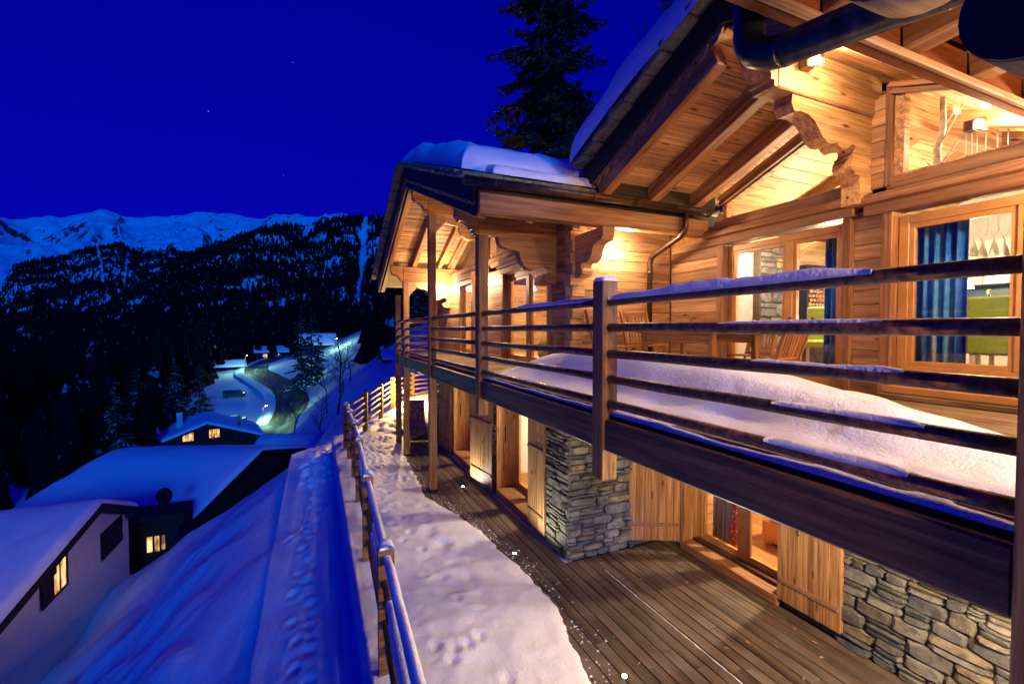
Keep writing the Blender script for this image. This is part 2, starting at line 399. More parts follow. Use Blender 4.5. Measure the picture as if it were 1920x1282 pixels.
def curtainmat():
    m, nt, b = newmat('blue_curtain'); tc = nt.nodes.new('ShaderNodeTexCoord')
    v = mapping(nt, tc.outputs['Object'], (1, 16, .5)); n1 = tex(nt, 'ShaderNodeTexNoise', v, Scale=1.0, Detail=3.0, Distortion=.3)
    v2 = mapping(nt, tc.outputs['Object'], (1, 3, 3)); n2 = tex(nt, 'ShaderNodeTexWave', v2, Scale=1.1, Distortion=5.0, wave_type='RINGS')
    c = ramp(nt, n1.outputs['Fac'], [(.36, (.01, .05, .34)), (.47, (.02, .16, .62)), (.56, (.10, .42, .66)), (.64, (.46, .55, .52)), (.70, (.03, .11, .45))])
    c = mixc(nt, .25, c, ramp(nt, n2.outputs['Fac'], [(.4, (.2, .3, .5)), (.6, (1, 1, 1))]), 'MULTIPLY')
    nt.links.new(c, b.inputs['Base Color']); b.inputs['Roughness'].default_value = .45; return m
M_CURT = curtainmat()
def patmat(name, a, bcol, scale):
    m, nt, b = newmat(name); tc = nt.nodes.new('ShaderNodeTexCoord'); v = tex(nt, 'ShaderNodeTexVoronoi', tc.outputs['Object'], Scale=scale)
    nt.links.new(ramp(nt, v.outputs['Distance'], [(.30, a), (.42, bcol)]), b.inputs['Base Color']); b.inputs['Roughness'].default_value = .8; return m
M_PAT = patmat('patterned_cushion', (.55, .42, .38), (.20, .11, .09), 14)
M_CHECK = patmat('red_check', (.65, .55, .5), (.45, .05, .04), 22)
# ================================================================== LAND
CP = [(-.5, -4, -.6), (-.5, 3, -.6), (-.5, 9, -.6), (-.4, 14, -.7), (.5, -4, -.5), (.5, 3, -.45), (.5, 9, -.45), (.6, 13.5, -.45),
      (-4, -4, -4.1), (-4, 4, -4.1), (-4, 11, -4.0), (-8.1, 0, -8.3), (-8.1, 8, -8.3), (-8.3, 15, -8.4), (-8.3, 22, -8.4), (-14, 5, -9.3), (-15, 25, -9.6), (-22, 12, -10.5), (-30, 40, -11.5),
      (-.6, 19.5, -1.9), (-2.9, 20.5, -3.9), (-5, 21.8, -5.2), (-7.4, 25, -7.6), (-2.5, 27, -5.8), (0, 30, -4.9), (-6, 33, -10.2), (-10, 38, -11), (-18, 40, -11.2), (-3, 42, -10.2), (-1.6, 49.4, -10.6), (-2, 57, -11.5),
      (3, 17, -.2), (3, 22, -.5), (6, 19, .3), (6, 30, -.6), (2.5, 42.3, -3.6), (10, 25, 1.6), (10, 40, .6), (7.1, 62.2, -2.2), (12.1, 76.5, .2), (.7, 81.1, -8.8), (-.4, 65.2, -9.5),
      (18, 20, 5), (25, 40, 9), (30, 80, 13), (60, 50, 32), (60, 120, 32), (20, 5, 2), (40, -10, 15), (10, -10, -.4), (3, -10, -.5), (-20, -20, -11),
      (-8, 81.3, -18.3), (-7.5, 95.3, -18.2), (-6, 108.8, -17.4), (-5.3, 123.8, -16.4), (-7.1, 142.1, -14.6), (-13.4, 163.4, -13.1), (-19.1, 182.3, -11.9), (-18.9, 201.9, -10.9), (-15.6, 224.5, -9.8),
      (-20.4, 144.6, -15.6), (-26.7, 152.8, -14.3), (3.4, 118.1, -10.1), (1.8, 184.4, -4.4), (-29.4, 197.7, -11.4), (-25.3, 75.9, -13.4), (-52.5, 120.3, -17), (-73.4, 249.2, -19), (-174, 402, -16), (-61.3, 353.5, -12), (13.4, 266.6, -3.6),
      (-3.1, 99, -14.2), (-14.5, 76.7, -14), (-13.9, 92.8, -16), (-28.6, 131.8, -15.6), (-26.7, 103.7, -15.6), (-23.8, 64.4, -12.5), (60, 300, 22), (-120, 60, -24), (-120, 200, -24), (-60, 0, -16), (60, 200, 25), (0, 350, -4)]
CP = np.array(CP, float)
def _tps(r): return np.where(r > 1e-9, r * r * np.log(r + 1e-12), 0)
_S = 40.0
_P = CP[:, :2] / _S; _n = len(CP)
_A = np.zeros((_n + 3, _n + 3)); _A[:_n, :_n] = _tps(np.hypot(_P[:, None, 0] - _P[None, :, 0], _P[:, None, 1] - _P[None, :, 1])) + np.eye(_n) * 2e-4
_A[:_n, _n] = 1; _A[:_n, _n + 1:] = _P; _A[_n, :_n] = 1; _A[_n + 1:, :_n] = _P.T
_w = np.linalg.solve(_A, np.concatenate([CP[:, 2], np.zeros(3)]))
def land(X, Y):
    X = np.asarray(X, float); Y = np.asarray(Y, float); sh = X.shape; x = X.ravel() / _S; y = Y.ravel() / _S
    Z = _w[_n] + _w[_n + 1] * x + _w[_n + 2] * y
    for i in range(_n): Z = Z + _w[i] * _tps(np.hypot(x - _P[i, 0], y - _P[i, 1]))
    return Z.reshape(sh)
def landz(x, y): return float(land(np.array([x]), np.array([y]))[0])

xs = np.concatenate([np.linspace(-240, -60, 46)[:-1], np.linspace(-60, -12, 49)[:-1], np.linspace(-12, -1.3, 60)[:-1], np.linspace(-1.3, .75, 58)[:-1], np.linspace(.75, 16, 40)[:-1], np.linspace(16, 110, 40)])
ys = np.concatenate([np.linspace(-30, 1, 18)[:-1], np.linspace(1, 15, 330)[:-1], np.linspace(15, 32, 60)[:-1], np.linspace(32, 100, 70)[:-1], np.linspace(100, 430, 90)])
X, Y = np.meshgrid(xs, ys); Z = land(X, Y)
near = np.exp(-((Y - 9) / 14) ** 2)
# the shelf outside the fence, its rounded lip, wind ripples, tracks and footprints
lip = sstep(-1.2, -.3, X) * (1 - sstep(16, 20, Y)) * (Y < 20)
Z = np.where((X > -.75) & (X < .62) & (Y < 16), Z * .25 + .75 * (-.62 + .10 * (X + .1)), Z)
Z += .10 * fbm(X, Y, 1.6, 3) * near + .35 * fbm(X, Y, 14, 5) * (1 - near) * sstep(3, 12, -X + 6)
bank = sstep(.8, 2.5, -X) * near
Z += bank * (.48 * fbm(X * .9 + Y * .55, Y * .30 - X * .2, .9, 11, 5) + .05 * fbm(X, Y, .35, 12, 2))
def dents(Z, X, Y, pts, r, d):
    for (px, py) in pts:
        m = (abs(X - px) < 3 * r) & (abs(Y - py) < 3.6 * r)
        if m.any():
            q = ((X[m] - px) / r) ** 2 + ((Y[m] - py) / (1.35 * r)) ** 2
            Z[m] += -d * np.exp(-q * 1.2) + .35 * d * np.exp(-(np.sqrt(q) - 1.7) ** 2 * 2.5)
    return Z
tr = []
y = 3.2; k = 0
while y < 14.2:
    tr.append((-.12 + .10 * math.sin(y * .7) + (.075 if k % 2 else -.075), y)); y += random.uniform(.20, .46); k += 1
tr = [(a + random.uniform(-.05, .05), b) for a, b in tr]
tr += [(-.5 + .09 * i, 9.0 + .13 * i + random.uniform(-.06, .06)) for i in range(9)]
Z = dents(Z, X, Y, tr[::2], .058, .085); Z = dents(Z, X, Y, tr[1::2], .066, .055)
Z = dents(Z, X, Y, [(random.uniform(-.35, .5), random.uniform(12, 15)) for i in range(45)], .09, .08)
for gx, y0, y1, d in ((.22, 4.6, 7.0, .05), (.20, 7.3, 9.4, .04), (.05, 3.2, 6.5, .025), (-.22, 6.0, 8.6, .02), (.38, 4.0, 10.5, .03), (-.38, 3.5, 6.0, .03)):
    gxx = gx + .03 * np.sin(Y * 1.3)
    Z += -d * np.exp(-((X - gxx) / .035) ** 2) * sstep(y0, y0 + .3, Y) * (1 - sstep(y1 - .3, y1, Y))
Z += .10 * np.exp(-((X - .52) / .10) ** 2) * (Y < 14) * (Y > 1) * (.5 + fbm(X, Y, .22, 9))
Z = np.where((X > .75) & (Y < 14.0) & (X < 12) & (Y > -6), np.minimum(Z, -.6), Z)
ground = grid('ground', xs, ys, Z, M_SNOW); tag(ground, 'deep blue dusk snow falling away from the chalet fence to the valley', kind='structure')

# mountains ---------------------------------------------------------
def interp(az, tab):
    a = [t[0] for t in tab]; e = [t[1] for t in tab]; return np.interp(az, a, e)
T1 = [(-70, .02), (-26, .0), (-20.04, .0144), (-14.18, .0897), (-13.39, .1195), (-11.62, .1374), (-11.08, .146), (-7.91, .1711), (-3.83, .2058), (-1.68, .2118), (1.86, .2239), (5.16, .2418), (8.84, .2509), (20, .27), (60, .30)]
T2 = [(-70, .09), (-24.83, .0754), (-24.06, .1118), (-22.55, .1231), (-19.57, .149), (-17.19, .1652), (-15.8, .1507), (-14.12, .157), (-11.61, .1564), (-7.27, .1772), (60, .18)]
T3 = [(-70, .15), (-40, .19), (-24.71, .1699), (-23.81, .1697), (-22.48, .1788), (-21.6, .1832), (-20.93, .1804), (-18.78, .1852), (-16.55, .1898), (-14.49, .1991), (-12.96, .2059), (-11.47, .2069), (-9.73, .2141), (-8.21, .2129), (-6.85, .2099), (-4.87, .209), (-3.13, .2236), (-1.67, .2337), (-.68, .2293), (.72, .2296), (2.38, .2291), (5.4, .2268), (60, .23)]
T2 = [(a, e - .022) for a, e in T2]; T1 = [(a, e - .007) for a, e in T1]
def massif(name, tab, d0, dc, dend, te0, p, gul, mat, label, naz=300, nd=110, cj=.12):
    az = np.concatenate([np.linspace(-65, -30, 40)[:-1], np.linspace(-30, 14, naz)[:-1], np.linspace(14, 55, 40)]); d = np.concatenate([np.linspace(d0, dc, nd)[:-1], np.linspace(dc, dend, 12)])
    A, D = np.meshgrid(az, d); tc = interp(A, tab)
    f = np.clip((D - d0) / (dc - d0), 0, 1)
    te = te0 + (tc - te0) * f ** p
    Zm = 3.15 + D * te - np.clip(D - dc, 0, None) * .5
    Xm = D * np.sin(np.radians(A)); Ym = D * np.cos(np.radians(A))
    g = 1 - np.abs(fbm(np.radians(A) * dc, D * .33, gul[0], gul[2], 5)) * 2
    Zm += gul[1] * (g - .5) * f * np.clip((1.05 - f) / .25, cj, 1) + gul[1] * .35 * fbm(Xm, Ym, gul[0] * .35, gul[2] + 1, 4) * np.minimum(f * 3, 1) * np.clip((1.07 - f) / .2, cj * 1.6, 1)
    nx, ny = len(az), len(d); V = np.stack([Xm, Ym, Zm], -1).reshape(-1, 3)
    i = np.arange((ny - 1) * (nx - 1)); r = i // (nx - 1); c = i % (nx - 1); a = r * nx + c
    o = meshobj(name, V, np.stack([a, a + 1, a + 1 + nx, a + nx], 1).tolist(), mat, None, None, True)
    tag(o, label, kind='structure')
    def zat(azq, dq):
        ia = np.clip(np.searchsorted(az, azq) - 1, 0, nx - 2); fd = np.clip(np.searchsorted(d, dq) - 1, 0, ny - 2)
        return Zm[fd, ia]
    return zat
z1 = massif('mountain', T1, 330, 1150, 2200, -.045, .75, (150, 45, 21), M_SNOWF, 'dark forested mountain shoulder rising behind the road')
z2 = massif('mountain', T2, 1100, 2700, 4200, -.02, .8, (420, 90, 31), M_SNOWF, 'lower forested mountainside with pale clearings at the left')
z3 = massif('mountain', T3, 2500, 5200, 7000, .05, .85, (620, 230, 41), M_ROCKSNOW, 'far snow covered mountain crest lit pale blue', 520, 150, .30)
# forest ------------------------------------------------------------
def snowyneedle(name, dark, amount, sc):
    m, nt, b = newmat(name); geo = nt.nodes.new('ShaderNodeNewGeometry')
    n = tex(nt, 'ShaderNodeTexNoise', geo.outputs['Position'], Scale=sc, Detail=4.0, Roughness=.7)
    f = ramp(nt, n.outputs['Fac'], [(amount, (0, 0, 0)), (amount + .05, (1, 1, 1))])
    nt.links.new(mixc(nt, f, dark, (.30, .32, .36)), b.inputs['Base Color']); b.inputs['Roughness'].default_value = .9
    b.inputs['Specular IOR Level'].default_value = .05
    return m
M_FAR = snowyneedle('forest_needles', (.004, .005, .006), .63, .25)
def forest(name, spots, label, mat):
    n = len(spots); S = np.array(spots)           # x y z height
    V = []; F = []; off = 0; tiers = ((.08, .55, .22), (.34, .80, .17), (.60, 1.0, .11)); K = 7
    for k, (b0, t0, r) in enumerate(tiers):
        ang = np.linspace(0, 2 * math.pi, K, endpoint=False)[None] + np.random.rand(n, 1) * 6
        rad = S[:, 3:4] * r * (.65 + .6 * np.random.rand(n, K)); zz = S[:, 2:3] + S[:, 3:4] * (b0 + .06 * (np.random.rand(n, K) - .5))
        ring = np.stack([S[:, 0:1] + rad * np.cos(ang), S[:, 1:2] + rad * np.sin(ang), zz], -1)
        top = np.stack([S[:, 0], S[:, 1], S[:, 2] + S[:, 3] * t0], -1)[:, None]
        V.append(np.concatenate([ring, top], 1).reshape(-1, 3))
        base = off + np.arange(n)[:, None] * (K + 1)
        i = np.arange(K)[None]; F.append(np.stack([base + i, base + (i + 1) % K, np.repeat(base + K, K, 1)], -1).reshape(-1, 3)); off += n * (K + 1)
    o = meshobj(name, np.concatenate(V), np.concatenate(F).tolist(), mat)
    return tag(o, label, 'forest', kind='stuff')
def scatter(zat, n, d0, d1, az0, az1, h, keep):
    out = []; 
    while len(out) < n:
        a = np.random.uniform(az0, az1, 4000); d = np.sqrt(np.random.uniform(d0 * d0, d1 * d1, 4000)); X = d * np.sin(np.radians(a)); Y = d * np.cos(np.radians(a))
        k = keep(a, d, X, Y); Zt = zat(a, d)
        for i in np.nonzero(k)[0]: out.append((X[i], Y[i], Zt[i] - 1, random.uniform(*h)))
    return out[:n]
def k1(a, d, X, Y):
    f = (d - 330) / 820; c = abs(a - (5.2 + 1.3 * (f - .5))) > .35
    m = fbm(X + 31 * a, Y * .5, 70, 77, 4)
    return c & (m > -.95 + .30 * f) & (f < 1)
def k2(a, d, X, Y):
    f = (d - 1100) / 1600; m = fbm(X, Y, 260, 78, 4)
    st = (abs(a + 18.3 + .9 * (f - .5)) > .10) & (abs(a + 16.9 - 1.5 * (f - .6)) > .09)
    return st & (m > -.75 + .36 * f) & (f < 1.0) & (f > 0)
forest('forest', scatter(z1, 19000, 330, 1150, -28, 11, (8, 15), k1), 'dense dark conifer forest on the mountain shoulder behind the road', M_FAR)
forest('forest', scatter(z2, 19000, 1100, 2700, -28, 0, (12, 22), k2), 'dark conifer forest below the snow crest at left', M_FAR)
def k4(a, d, X, Y):
    road = (X > -31) & (X < 14) & (Y > 60) & (Y < 260)
    ch = (X > -34) & (Y < 66)
    return (~road) & (~ch) & (d > 55 - .8 * a)
zl = lambda a, d: land(d * np.sin(np.radians(a)), d * np.cos(np.radians(a)))
def k5(a, d, X, Y): return (X < -20) & (Y > 46) & (Y < 125) & ((X < -27) | (Y < 92))
forest('forest', scatter(zl, 1500, 60, 420, -34, -6, (10, 20), k4) + scatter(zl, 130, 50, 140, -34, -10, (5, 12), k5) + scatter(zl, 260, 225, 420, -6, 10, (10, 18), lambda a, d, X, Y: a > -90) + scatter(zl, 60, 90, 200, 5.5, 14, (9, 16), lambda a, d, X, Y: X > 9), 'black valley wood of conifers left of the winding road', M_FAR)

# road --------------------------------------------------------------
RC = [(-9.5, 68), (-8.0, 81.3), (-7.5, 95.3), (-6.0, 108.8), (-5.3, 123.8), (-7.1, 142.1), (-13.4, 163.4), (-19.1, 182.3), (-18.9, 201.9), (-15.6, 224.5), (-8, 250)]
def spline(P, n):
    P = np.array(P); out = []
    for i in range(len(P) - 1):
        p0, p1, p2, p3 = P[max(i - 1, 0)], P[i], P[i + 1], P[min(i + 2, len(P) - 1)]
        for t in np.linspace(0, 1, n, endpoint=False):
            out.append(.5 * ((2 * p1) + (-p0 + p2) * t + (2 * p0 - 5 * p1 + 4 * p2 - p3) * t * t + (-p0 + 3 * p1 - 3 * p2 + p3) * t ** 3))
    out.append(P[-1]); return np.array(out)
rc = spline(RC, 8); tn = np.gradient(rc, axis=0); tn /= np.linalg.norm(tn, axis=1)[:, None]; nn = np.stack([tn[:, 1], -tn[:, 0]], 1)
us = np.linspace(-3.7, 3.7, 9); V = []
for i in range(len(rc)):
    zc_ = landz(*rc[i])
    for u in us: V.append((rc[i, 0] + nn[i, 0] * u, rc[i, 1] + nn[i, 1] * u, max(zc_, landz(rc[i, 0] + nn[i, 0] * u, rc[i, 1] + nn[i, 1] * u)) + .12))
nu = len(us)
def roadmat():
    m, nt, b = newmat('gritted_road'); geo = nt.nodes.new('ShaderNodeNewGeometry')
    v = mapping(nt, geo.outputs['Position'], (.9, .12, .3)); n = tex(nt, 'ShaderNodeTexNoise', v, Scale=1.0, Detail=6.0, Roughness=.7)
    nt.links.new(ramp(nt, n.outputs['Fac'], [(.42, (.05, .045, .025)), (.55, (.10, .09, .05)), (.68, (.45, .45, .42))]), b.inputs['Base Color']); b.inputs['Roughness'].default_value = .6; return m
o = meshobj('road', V, [[r * nu + c, r * nu + c + 1, (r + 1) * nu + c + 1, (r + 1) * nu + c] for r in range(len(rc) - 1) for c in range(nu - 1)], roadmat(), None, None, True)
tag(o, 'winding gritted road with snow between its wheel tracks', kind='structure')
# ploughed snow walls beside the road
for s, lab in ((-1, 'ploughed snow ridge along the left edge of the road'), (1, 'ploughed snow ridge along the right edge of the road')):
    V = []; prof = ((3.6, -.1), (3.85, .14), (4.3, .26), (5.0, .2), (6.4, -.3))
    for i in range(len(rc)):
        zc_ = landz(*rc[i]) + .1
        for (u, h) in prof:
            jj = .18 * noise.noise((rc[i, 0] * .3, rc[i, 1] * .3, u + s)); p = rc[i] + nn[i] * s * u
            V.append((p[0], p[1], zc_ + h * (1 + jj * 2)))
    n5 = len(prof); F = [[r * n5 + c, r * n5 + c + 1, (r + 1) * n5 + c + 1, (r + 1) * n5 + c] for r in range(len(rc) - 1) for c in range(n5 - 1)]
    tag(meshobj('snow_ridge', V, F if s < 0 else [f[::-1] for f in F], M_SNOW, None, None, True), lab, kind='structure')

# ================================================================== NEIGHBOUR CHALETS
def snow_slab(name, parent, M, x0, x1, y0, yr, y1, zr, s0, s1, th, seed, mat=M_SNOW, step=.35, edge=.9):
    nx = max(8, int((x1 - x0) / step)); ny = max(10, int((y1 - y0) / step))
    def dens(a, b, n): t = np.linspace(0, 1, n); t = t + .9 * (np.sin(2 * math.pi * t) / (2 * math.pi)) * -1; return a + (b - a) * t
    xs = dens(x0, x1, nx); ysl = dens(y0, y1, ny); Xg, Yg = np.meshgrid(xs, ysl)
    base = zr - np.where(Yg < yr, (yr - Yg) * s0, (Yg - yr) * s1)
    e = np.minimum(np.minimum(Xg - x0, x1 - Xg), np.minimum(Yg - y0, y1 - Yg)); t = np.clip(e / (th * edge), 0, 1)
    prof = np.sqrt(np.clip(1 - (1 - t) ** 2, 0, 1))
    lump = 1 + .45 * fbm(Xg + seed * 7, Yg, .55, seed, 3) * (1 - .6 * t) + .26 * fbm(Xg, Yg + seed, 1.8, seed + 1, 3) + .10 * fbm(Xg, Yg, .22, seed + 2, 2)
    soft = -.4 * th * np.exp(-((Yg - yr) / (th * 2.2)) ** 2)
    Zg = base + th * prof * lump + soft + .015
    o = grid(name, xs, ysl, Zg, mat, parent, None)
    if M is not None:
        o.matrix_basis = M; W[o.as_pointer()] = M
    return o
def chalet(label, M, x0, y0, yr, y1, zr, s0, s1, zb, wallmat, wins, over=.8, th=.4, extra=None, step=.5, gmat=None):
    """local frame: gable wall at x=0 facing +x, house reaches back to x0; ridge at y=yr"""
    t = thing('chalet', M.translation, label, 'chalet', 'neighbouring chalets'); W[t.as_pointer()] = Matrix.Translation(M.translation)
    ze0 = zr - (yr - y0) * s0; ze1 = zr - (y1 - yr) * s1; d = .32
    poly = [(y0, zb), (y1, zb), (y1, ze1 - d), (yr, zr - d), (y0, ze0 - d)]
    V = [(0, a, b) for a, b in poly] + [(x0, a, b) for a, b in poly]
    F = [[0, 1, 2, 3, 4], [9, 8, 7, 6, 5]] + [[(i + 1) % 5, i, 5 + i, 5 + (i + 1) % 5] for i in range(5)]
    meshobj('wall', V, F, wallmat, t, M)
    a, b = y0 - over, y1 + over; za = zr - (yr - a) * s0; zb_ = zr - (b - yr) * s1; xo = over
    V = []
    for x in (xo, x0 - over): V += [(x, a, za), (x, yr, zr), (x, b, zb_), (x, b, zb_ - .28), (x, yr, zr - .30), (x, a, za - .28)]
    F = [[0, 1, 4, 5], [1, 2, 3, 4], [11, 10, 7, 6], [10, 9, 8, 7], [6, 7, 1, 0], [7, 8, 2, 1], [5, 4, 10, 11], [4, 3, 9, 10], [0, 5, 11, 6], [2, 8, 9, 3]]
    meshobj('roof', V, F, M_OLD, t, M)
    snow_slab('roof_snow', t, M, x0 - over, xo, a, yr, b, zr, s0, s1, th, int(abs(M.translation.x * 3)) + 2, step=step)
    for (face, u0, u1, w0, w1, lit, shut) in wins:
        def P(u, w, dd): return (dd, u, w) if face == 'g' else (u, y0 - dd, w)
        def bx(u0, u1, w0, w1, d0, d1): 
            return ((d0, d1), (u0, u1), (w0, w1)) if face == 'g' else ((u0, u1), (y0 - d1, y0 - d0), (w0, w1))
        f = multi('window', [bx(u0 - .06, u0 + .02, w0 - .06, w1 + .06, -.02, .05), bx(u1 - .02, u1 + .06, w0 - .06, w1 + .06, -.02, .05), bx(u0 + .02, u1 - .02, w0 - .06, w0, -.02, .07), bx(u0 + .02, u1 - .02, w1, w1 + .06, -.02, .05), bx((u0 + u1) / 2 - .025, (u0 + u1) / 2 + .025, w0, w1, .015, .04)], M_OLD, t, M)
        multi('pane', [bx(u0 + .02, u1 - .02, w0, w1, .004, .012)], M_WARMPANE if lit else M_BLACK, f, M)
        for sd in shut:
            wd = (u1 - u0) * (.5 if sd in 'LRC' and len(shut) > 1 else .8)
            a0, a1 = (u0 - wd - .07, u0 - .08) if sd == 'L' else ((u1 + .08, u1 + wd + .07) if sd == 'R' else (u0, u1))
            s_ = multi('shutter', [bx(a0, a1, w0 - .04, w1 + .04, .06, .09)], M_OLD, t, M)
            multi('batten', [bx(a0 + .03, a1 - .03, w0 + .1, w0 + .2, .09, .11), bx(a0 + .03, a1 - .03, w1 - .2, w1 - .1, .09, .11)], M_OLD, s_, M)
    if extra: extra(t, M)
    return t
def TR(x, y, z, rz): return Matrix.Translation((x, y, z)) @ Matrix.Rotation(math.radians(rz), 4, 'Z')
def exA(t, M):
    # purlin ends and annex between the two houses
    for yy, zz in ((3.3, -1.35), (-3.6, -.62), (.0, .05)): multi('purlin', [((-.1, .27), (yy - .1, yy + .1), (zz - .45, zz - .2))], M_OLD, t, M)
    w = multi('annex', [((-6, 1.3), (6.2, 9.4), (-7.0, -3.3))], M_OLD, t, M)
    multi('annex_beam', [((-1.2, 1.6), (5.9, 6.15), (-3.45, -3.05)), ((-1.4, 1.7), (5.7, 5.9), (-3.0, -2.75)), ((-.9, -.65), (5.9, 6.15), (-6.0, -3.4))], M_OLD, t, M)
    for (a, b, c, d) in ((-1.22, -1.0, -5.6, -4.1), (-.05, .2, -4.75, -3.95), (.28, .5, -4.75, -3.95), (.58, .74, -4.7, -3.95)):
        f = multi('window', [((a - .05, a), (6.1, 6.19), (c - .05, d + .05)), ((b, b + .05), (6.1, 6.19), (c - .05, d + .05))], M_OLD, t, M)
        multi('pane', [((a, b), (6.17, 6.185), (c, d))], M_WARMPANE, f, M)
MA = TR(-8.1, 22.9, -3.75 - .3 + .3, 0)
chalet('white plastered chalet with a lit window below the snow bank', MA, -12, -9.5, 0, 3.55, 0, .15, .40, -6.5, M_PLASTER,
       [('g', -3.15, -2.25, -2.0, -1.0, True, 'L'), ('g', .6, 2.6, -2.5, -1.5, False, 'C')], .3, .26, exA, .25)
MB = TR(-4.4, 40, -6.2, -21.5)
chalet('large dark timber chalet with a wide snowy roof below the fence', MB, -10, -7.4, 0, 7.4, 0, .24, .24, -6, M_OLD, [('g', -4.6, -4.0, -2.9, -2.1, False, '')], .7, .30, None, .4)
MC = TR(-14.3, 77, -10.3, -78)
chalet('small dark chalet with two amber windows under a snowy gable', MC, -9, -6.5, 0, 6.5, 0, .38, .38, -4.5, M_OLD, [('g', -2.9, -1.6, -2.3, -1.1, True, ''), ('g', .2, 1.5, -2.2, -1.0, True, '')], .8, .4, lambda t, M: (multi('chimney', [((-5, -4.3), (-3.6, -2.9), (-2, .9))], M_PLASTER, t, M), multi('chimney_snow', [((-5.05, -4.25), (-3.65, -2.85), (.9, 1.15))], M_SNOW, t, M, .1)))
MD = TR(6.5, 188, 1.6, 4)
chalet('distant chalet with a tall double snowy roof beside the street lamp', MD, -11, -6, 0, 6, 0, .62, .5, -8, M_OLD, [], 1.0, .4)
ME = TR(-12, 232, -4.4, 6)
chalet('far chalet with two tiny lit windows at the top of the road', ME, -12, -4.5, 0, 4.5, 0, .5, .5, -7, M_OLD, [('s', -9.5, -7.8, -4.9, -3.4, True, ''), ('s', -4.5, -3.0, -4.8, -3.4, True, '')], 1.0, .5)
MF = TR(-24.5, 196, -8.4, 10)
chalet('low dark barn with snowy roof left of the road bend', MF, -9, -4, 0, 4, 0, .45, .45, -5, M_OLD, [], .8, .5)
MH = TR(.6, 56.5, -8.9, -10)
chalet('chalet of which only the snowy roof shows beside the road', MH, -6, -4.4, 0, 4.4, 0, .33, .33, -5, M_OLD, [], .6, .4)
MG = TR(12, 61.5, .3, 0)
chalet('small wooden hut with snowy roof on the slope above the fence', MG, -3.6, -2, 0, 2, 0, .4, .4, -4, M_OLD, [], .6, .25)
# satellite dish on the white chalet's eave
t = thing('satellite_dish', (-7.2, 28.3, -6.0), 'round dark satellite dish standing at the white chalet roof corner', 'satellite dish')
V = []; F = []; R_ = .42
for i in range(5):
    for k in range(16):
        r = R_ * i / 4; a = 2 * math.pi * k / 16; V.append((r * math.cos(a), r * math.sin(a), .25 * (r * r)))
for i in range(4):
    for k in range(16): F.append([i * 16 + k, i * 16 + (k + 1) % 16, (i + 1) * 16 + (k + 1) % 16, (i + 1) * 16 + k])
meshobj('dish', V, F, M_IRON, t, Matrix.Translation((-7.2, 28.3, -5.4)) @ Vector((.75, -.6, .25)).to_track_quat('Z', 'Y').to_matrix().to_4x4(), True)
tube('mast', [(-7.25, 28.35, -6.4), (-7.22, 28.33, -5.45)], .03, M_IRON, t); tube('feed_arm', [(-7.2, 28.3, -5.4), (-6.85, 28.0, -5.45)], .012, M_IRON, t, 6)

# vehicles ----------------------------------------------------------
def vehicle(name, label, cat, loc, rz, L, Wd, H, kind):
    M = TR(loc[0], loc[1], loc[2], rz); t = thing(name, loc, label, cat, 'parked vehicles')
    if kind == 'van': prof = [(-.5, .14), (.5, .14), (.5, .42), (.46, .52), (.36, .56), (.24, .97), (.18, 1.0), (-.47, 1.0), (-.5, .95)]
    else: prof = [(-.5, .16), (.5, .16), (.5, .48), (.44, .56), (.24, .6), (.12, .95), (.06, 1.0), (-.3, 1.0), (-.36, .95), (-.47, .62), (-.5, .55)]
    prism('body', [(a * L, b * H) for a, b in prof], Wd, M_CAR, t, M)
    prism('snow_cap', [(a * L * .97, b * H + .03) for a, b in prof if b > .9] + [(-.45 * L if kind == 'van' else -.3 * L, H + .22), ((.17 if kind == 'van' else .06) * L, H + .2)], Wd * .94, M_SNOW, t, M) if kind == 'van' else \
        prism('snow_cap', [(-.33 * L, H + .01), (.09 * L, H + .01), (.05 * L, H + .2), (-.28 * L, H + .2)], Wd * .9, M_SNOW, t, M)
    wz = .95
    prism('windscreen', [(.25 * L, .94 * H), (.352 * L, .60 * H), (.358 * L, .61 * H), (.256 * L, .95 * H)] if kind == 'van' else [(.13 * L, .93 * H), (.232 * L, .63 * H), (.24 * L, .635 * H), (.137 * L, .94 * H)], Wd * .86, M_BLACK, t, M)
    for sx in (-.32, .33):
        for sy in (-1, 1):
            c = M @ Matrix.Translation((sx * L, sy * (Wd / 2 - .1), .32)); w_ = tube('wheel', [(0, -.11, 0), (0, .11, 0)], .32, M_BLACK, t, 14, c); tube('rim', [(0, -.12, 0), (0, .12, 0)], .18, M_ZINC, w_, 10, c)
    for sy in (-1, 1):
        prism('side_window', [(-.42 * L, .6 * H), (.1 * L, .6 * H), (.05 * L, .9 * H), (-.38 * L, .9 * H)], .02, M_BLACK, t, M @ Matrix.Translation((0, sy * (Wd / 2 + .005), 0)))
        multi('headlight', [((.495 * L, .505 * L), (sy * Wd * .36 - .14, sy * Wd * .36 + .14), (.36 * H, .46 * H))], M_WHITE, t, M)
vehicle('van', 'snow topped van parked on the lit ground left of the road', 'van', (-20.4, 144.6, landz(-20.4, 144.6) + .05), 5, 5.4, 2.0, 2.2, 'van')
vehicle('car', 'dark snowy car parked in front of the van, nearer the chalets', 'car', (-16.9, 121.2, landz(-16.9, 121.2) + .05), 5, 4.4, 1.8, 1.5, 'car')
vehicle('car', 'dark car standing at the upper bend of the road', 'car', (-13.5, 212, landz(-13.5, 212) + .1), 60, 4.4, 1.8, 1.5, 'car')
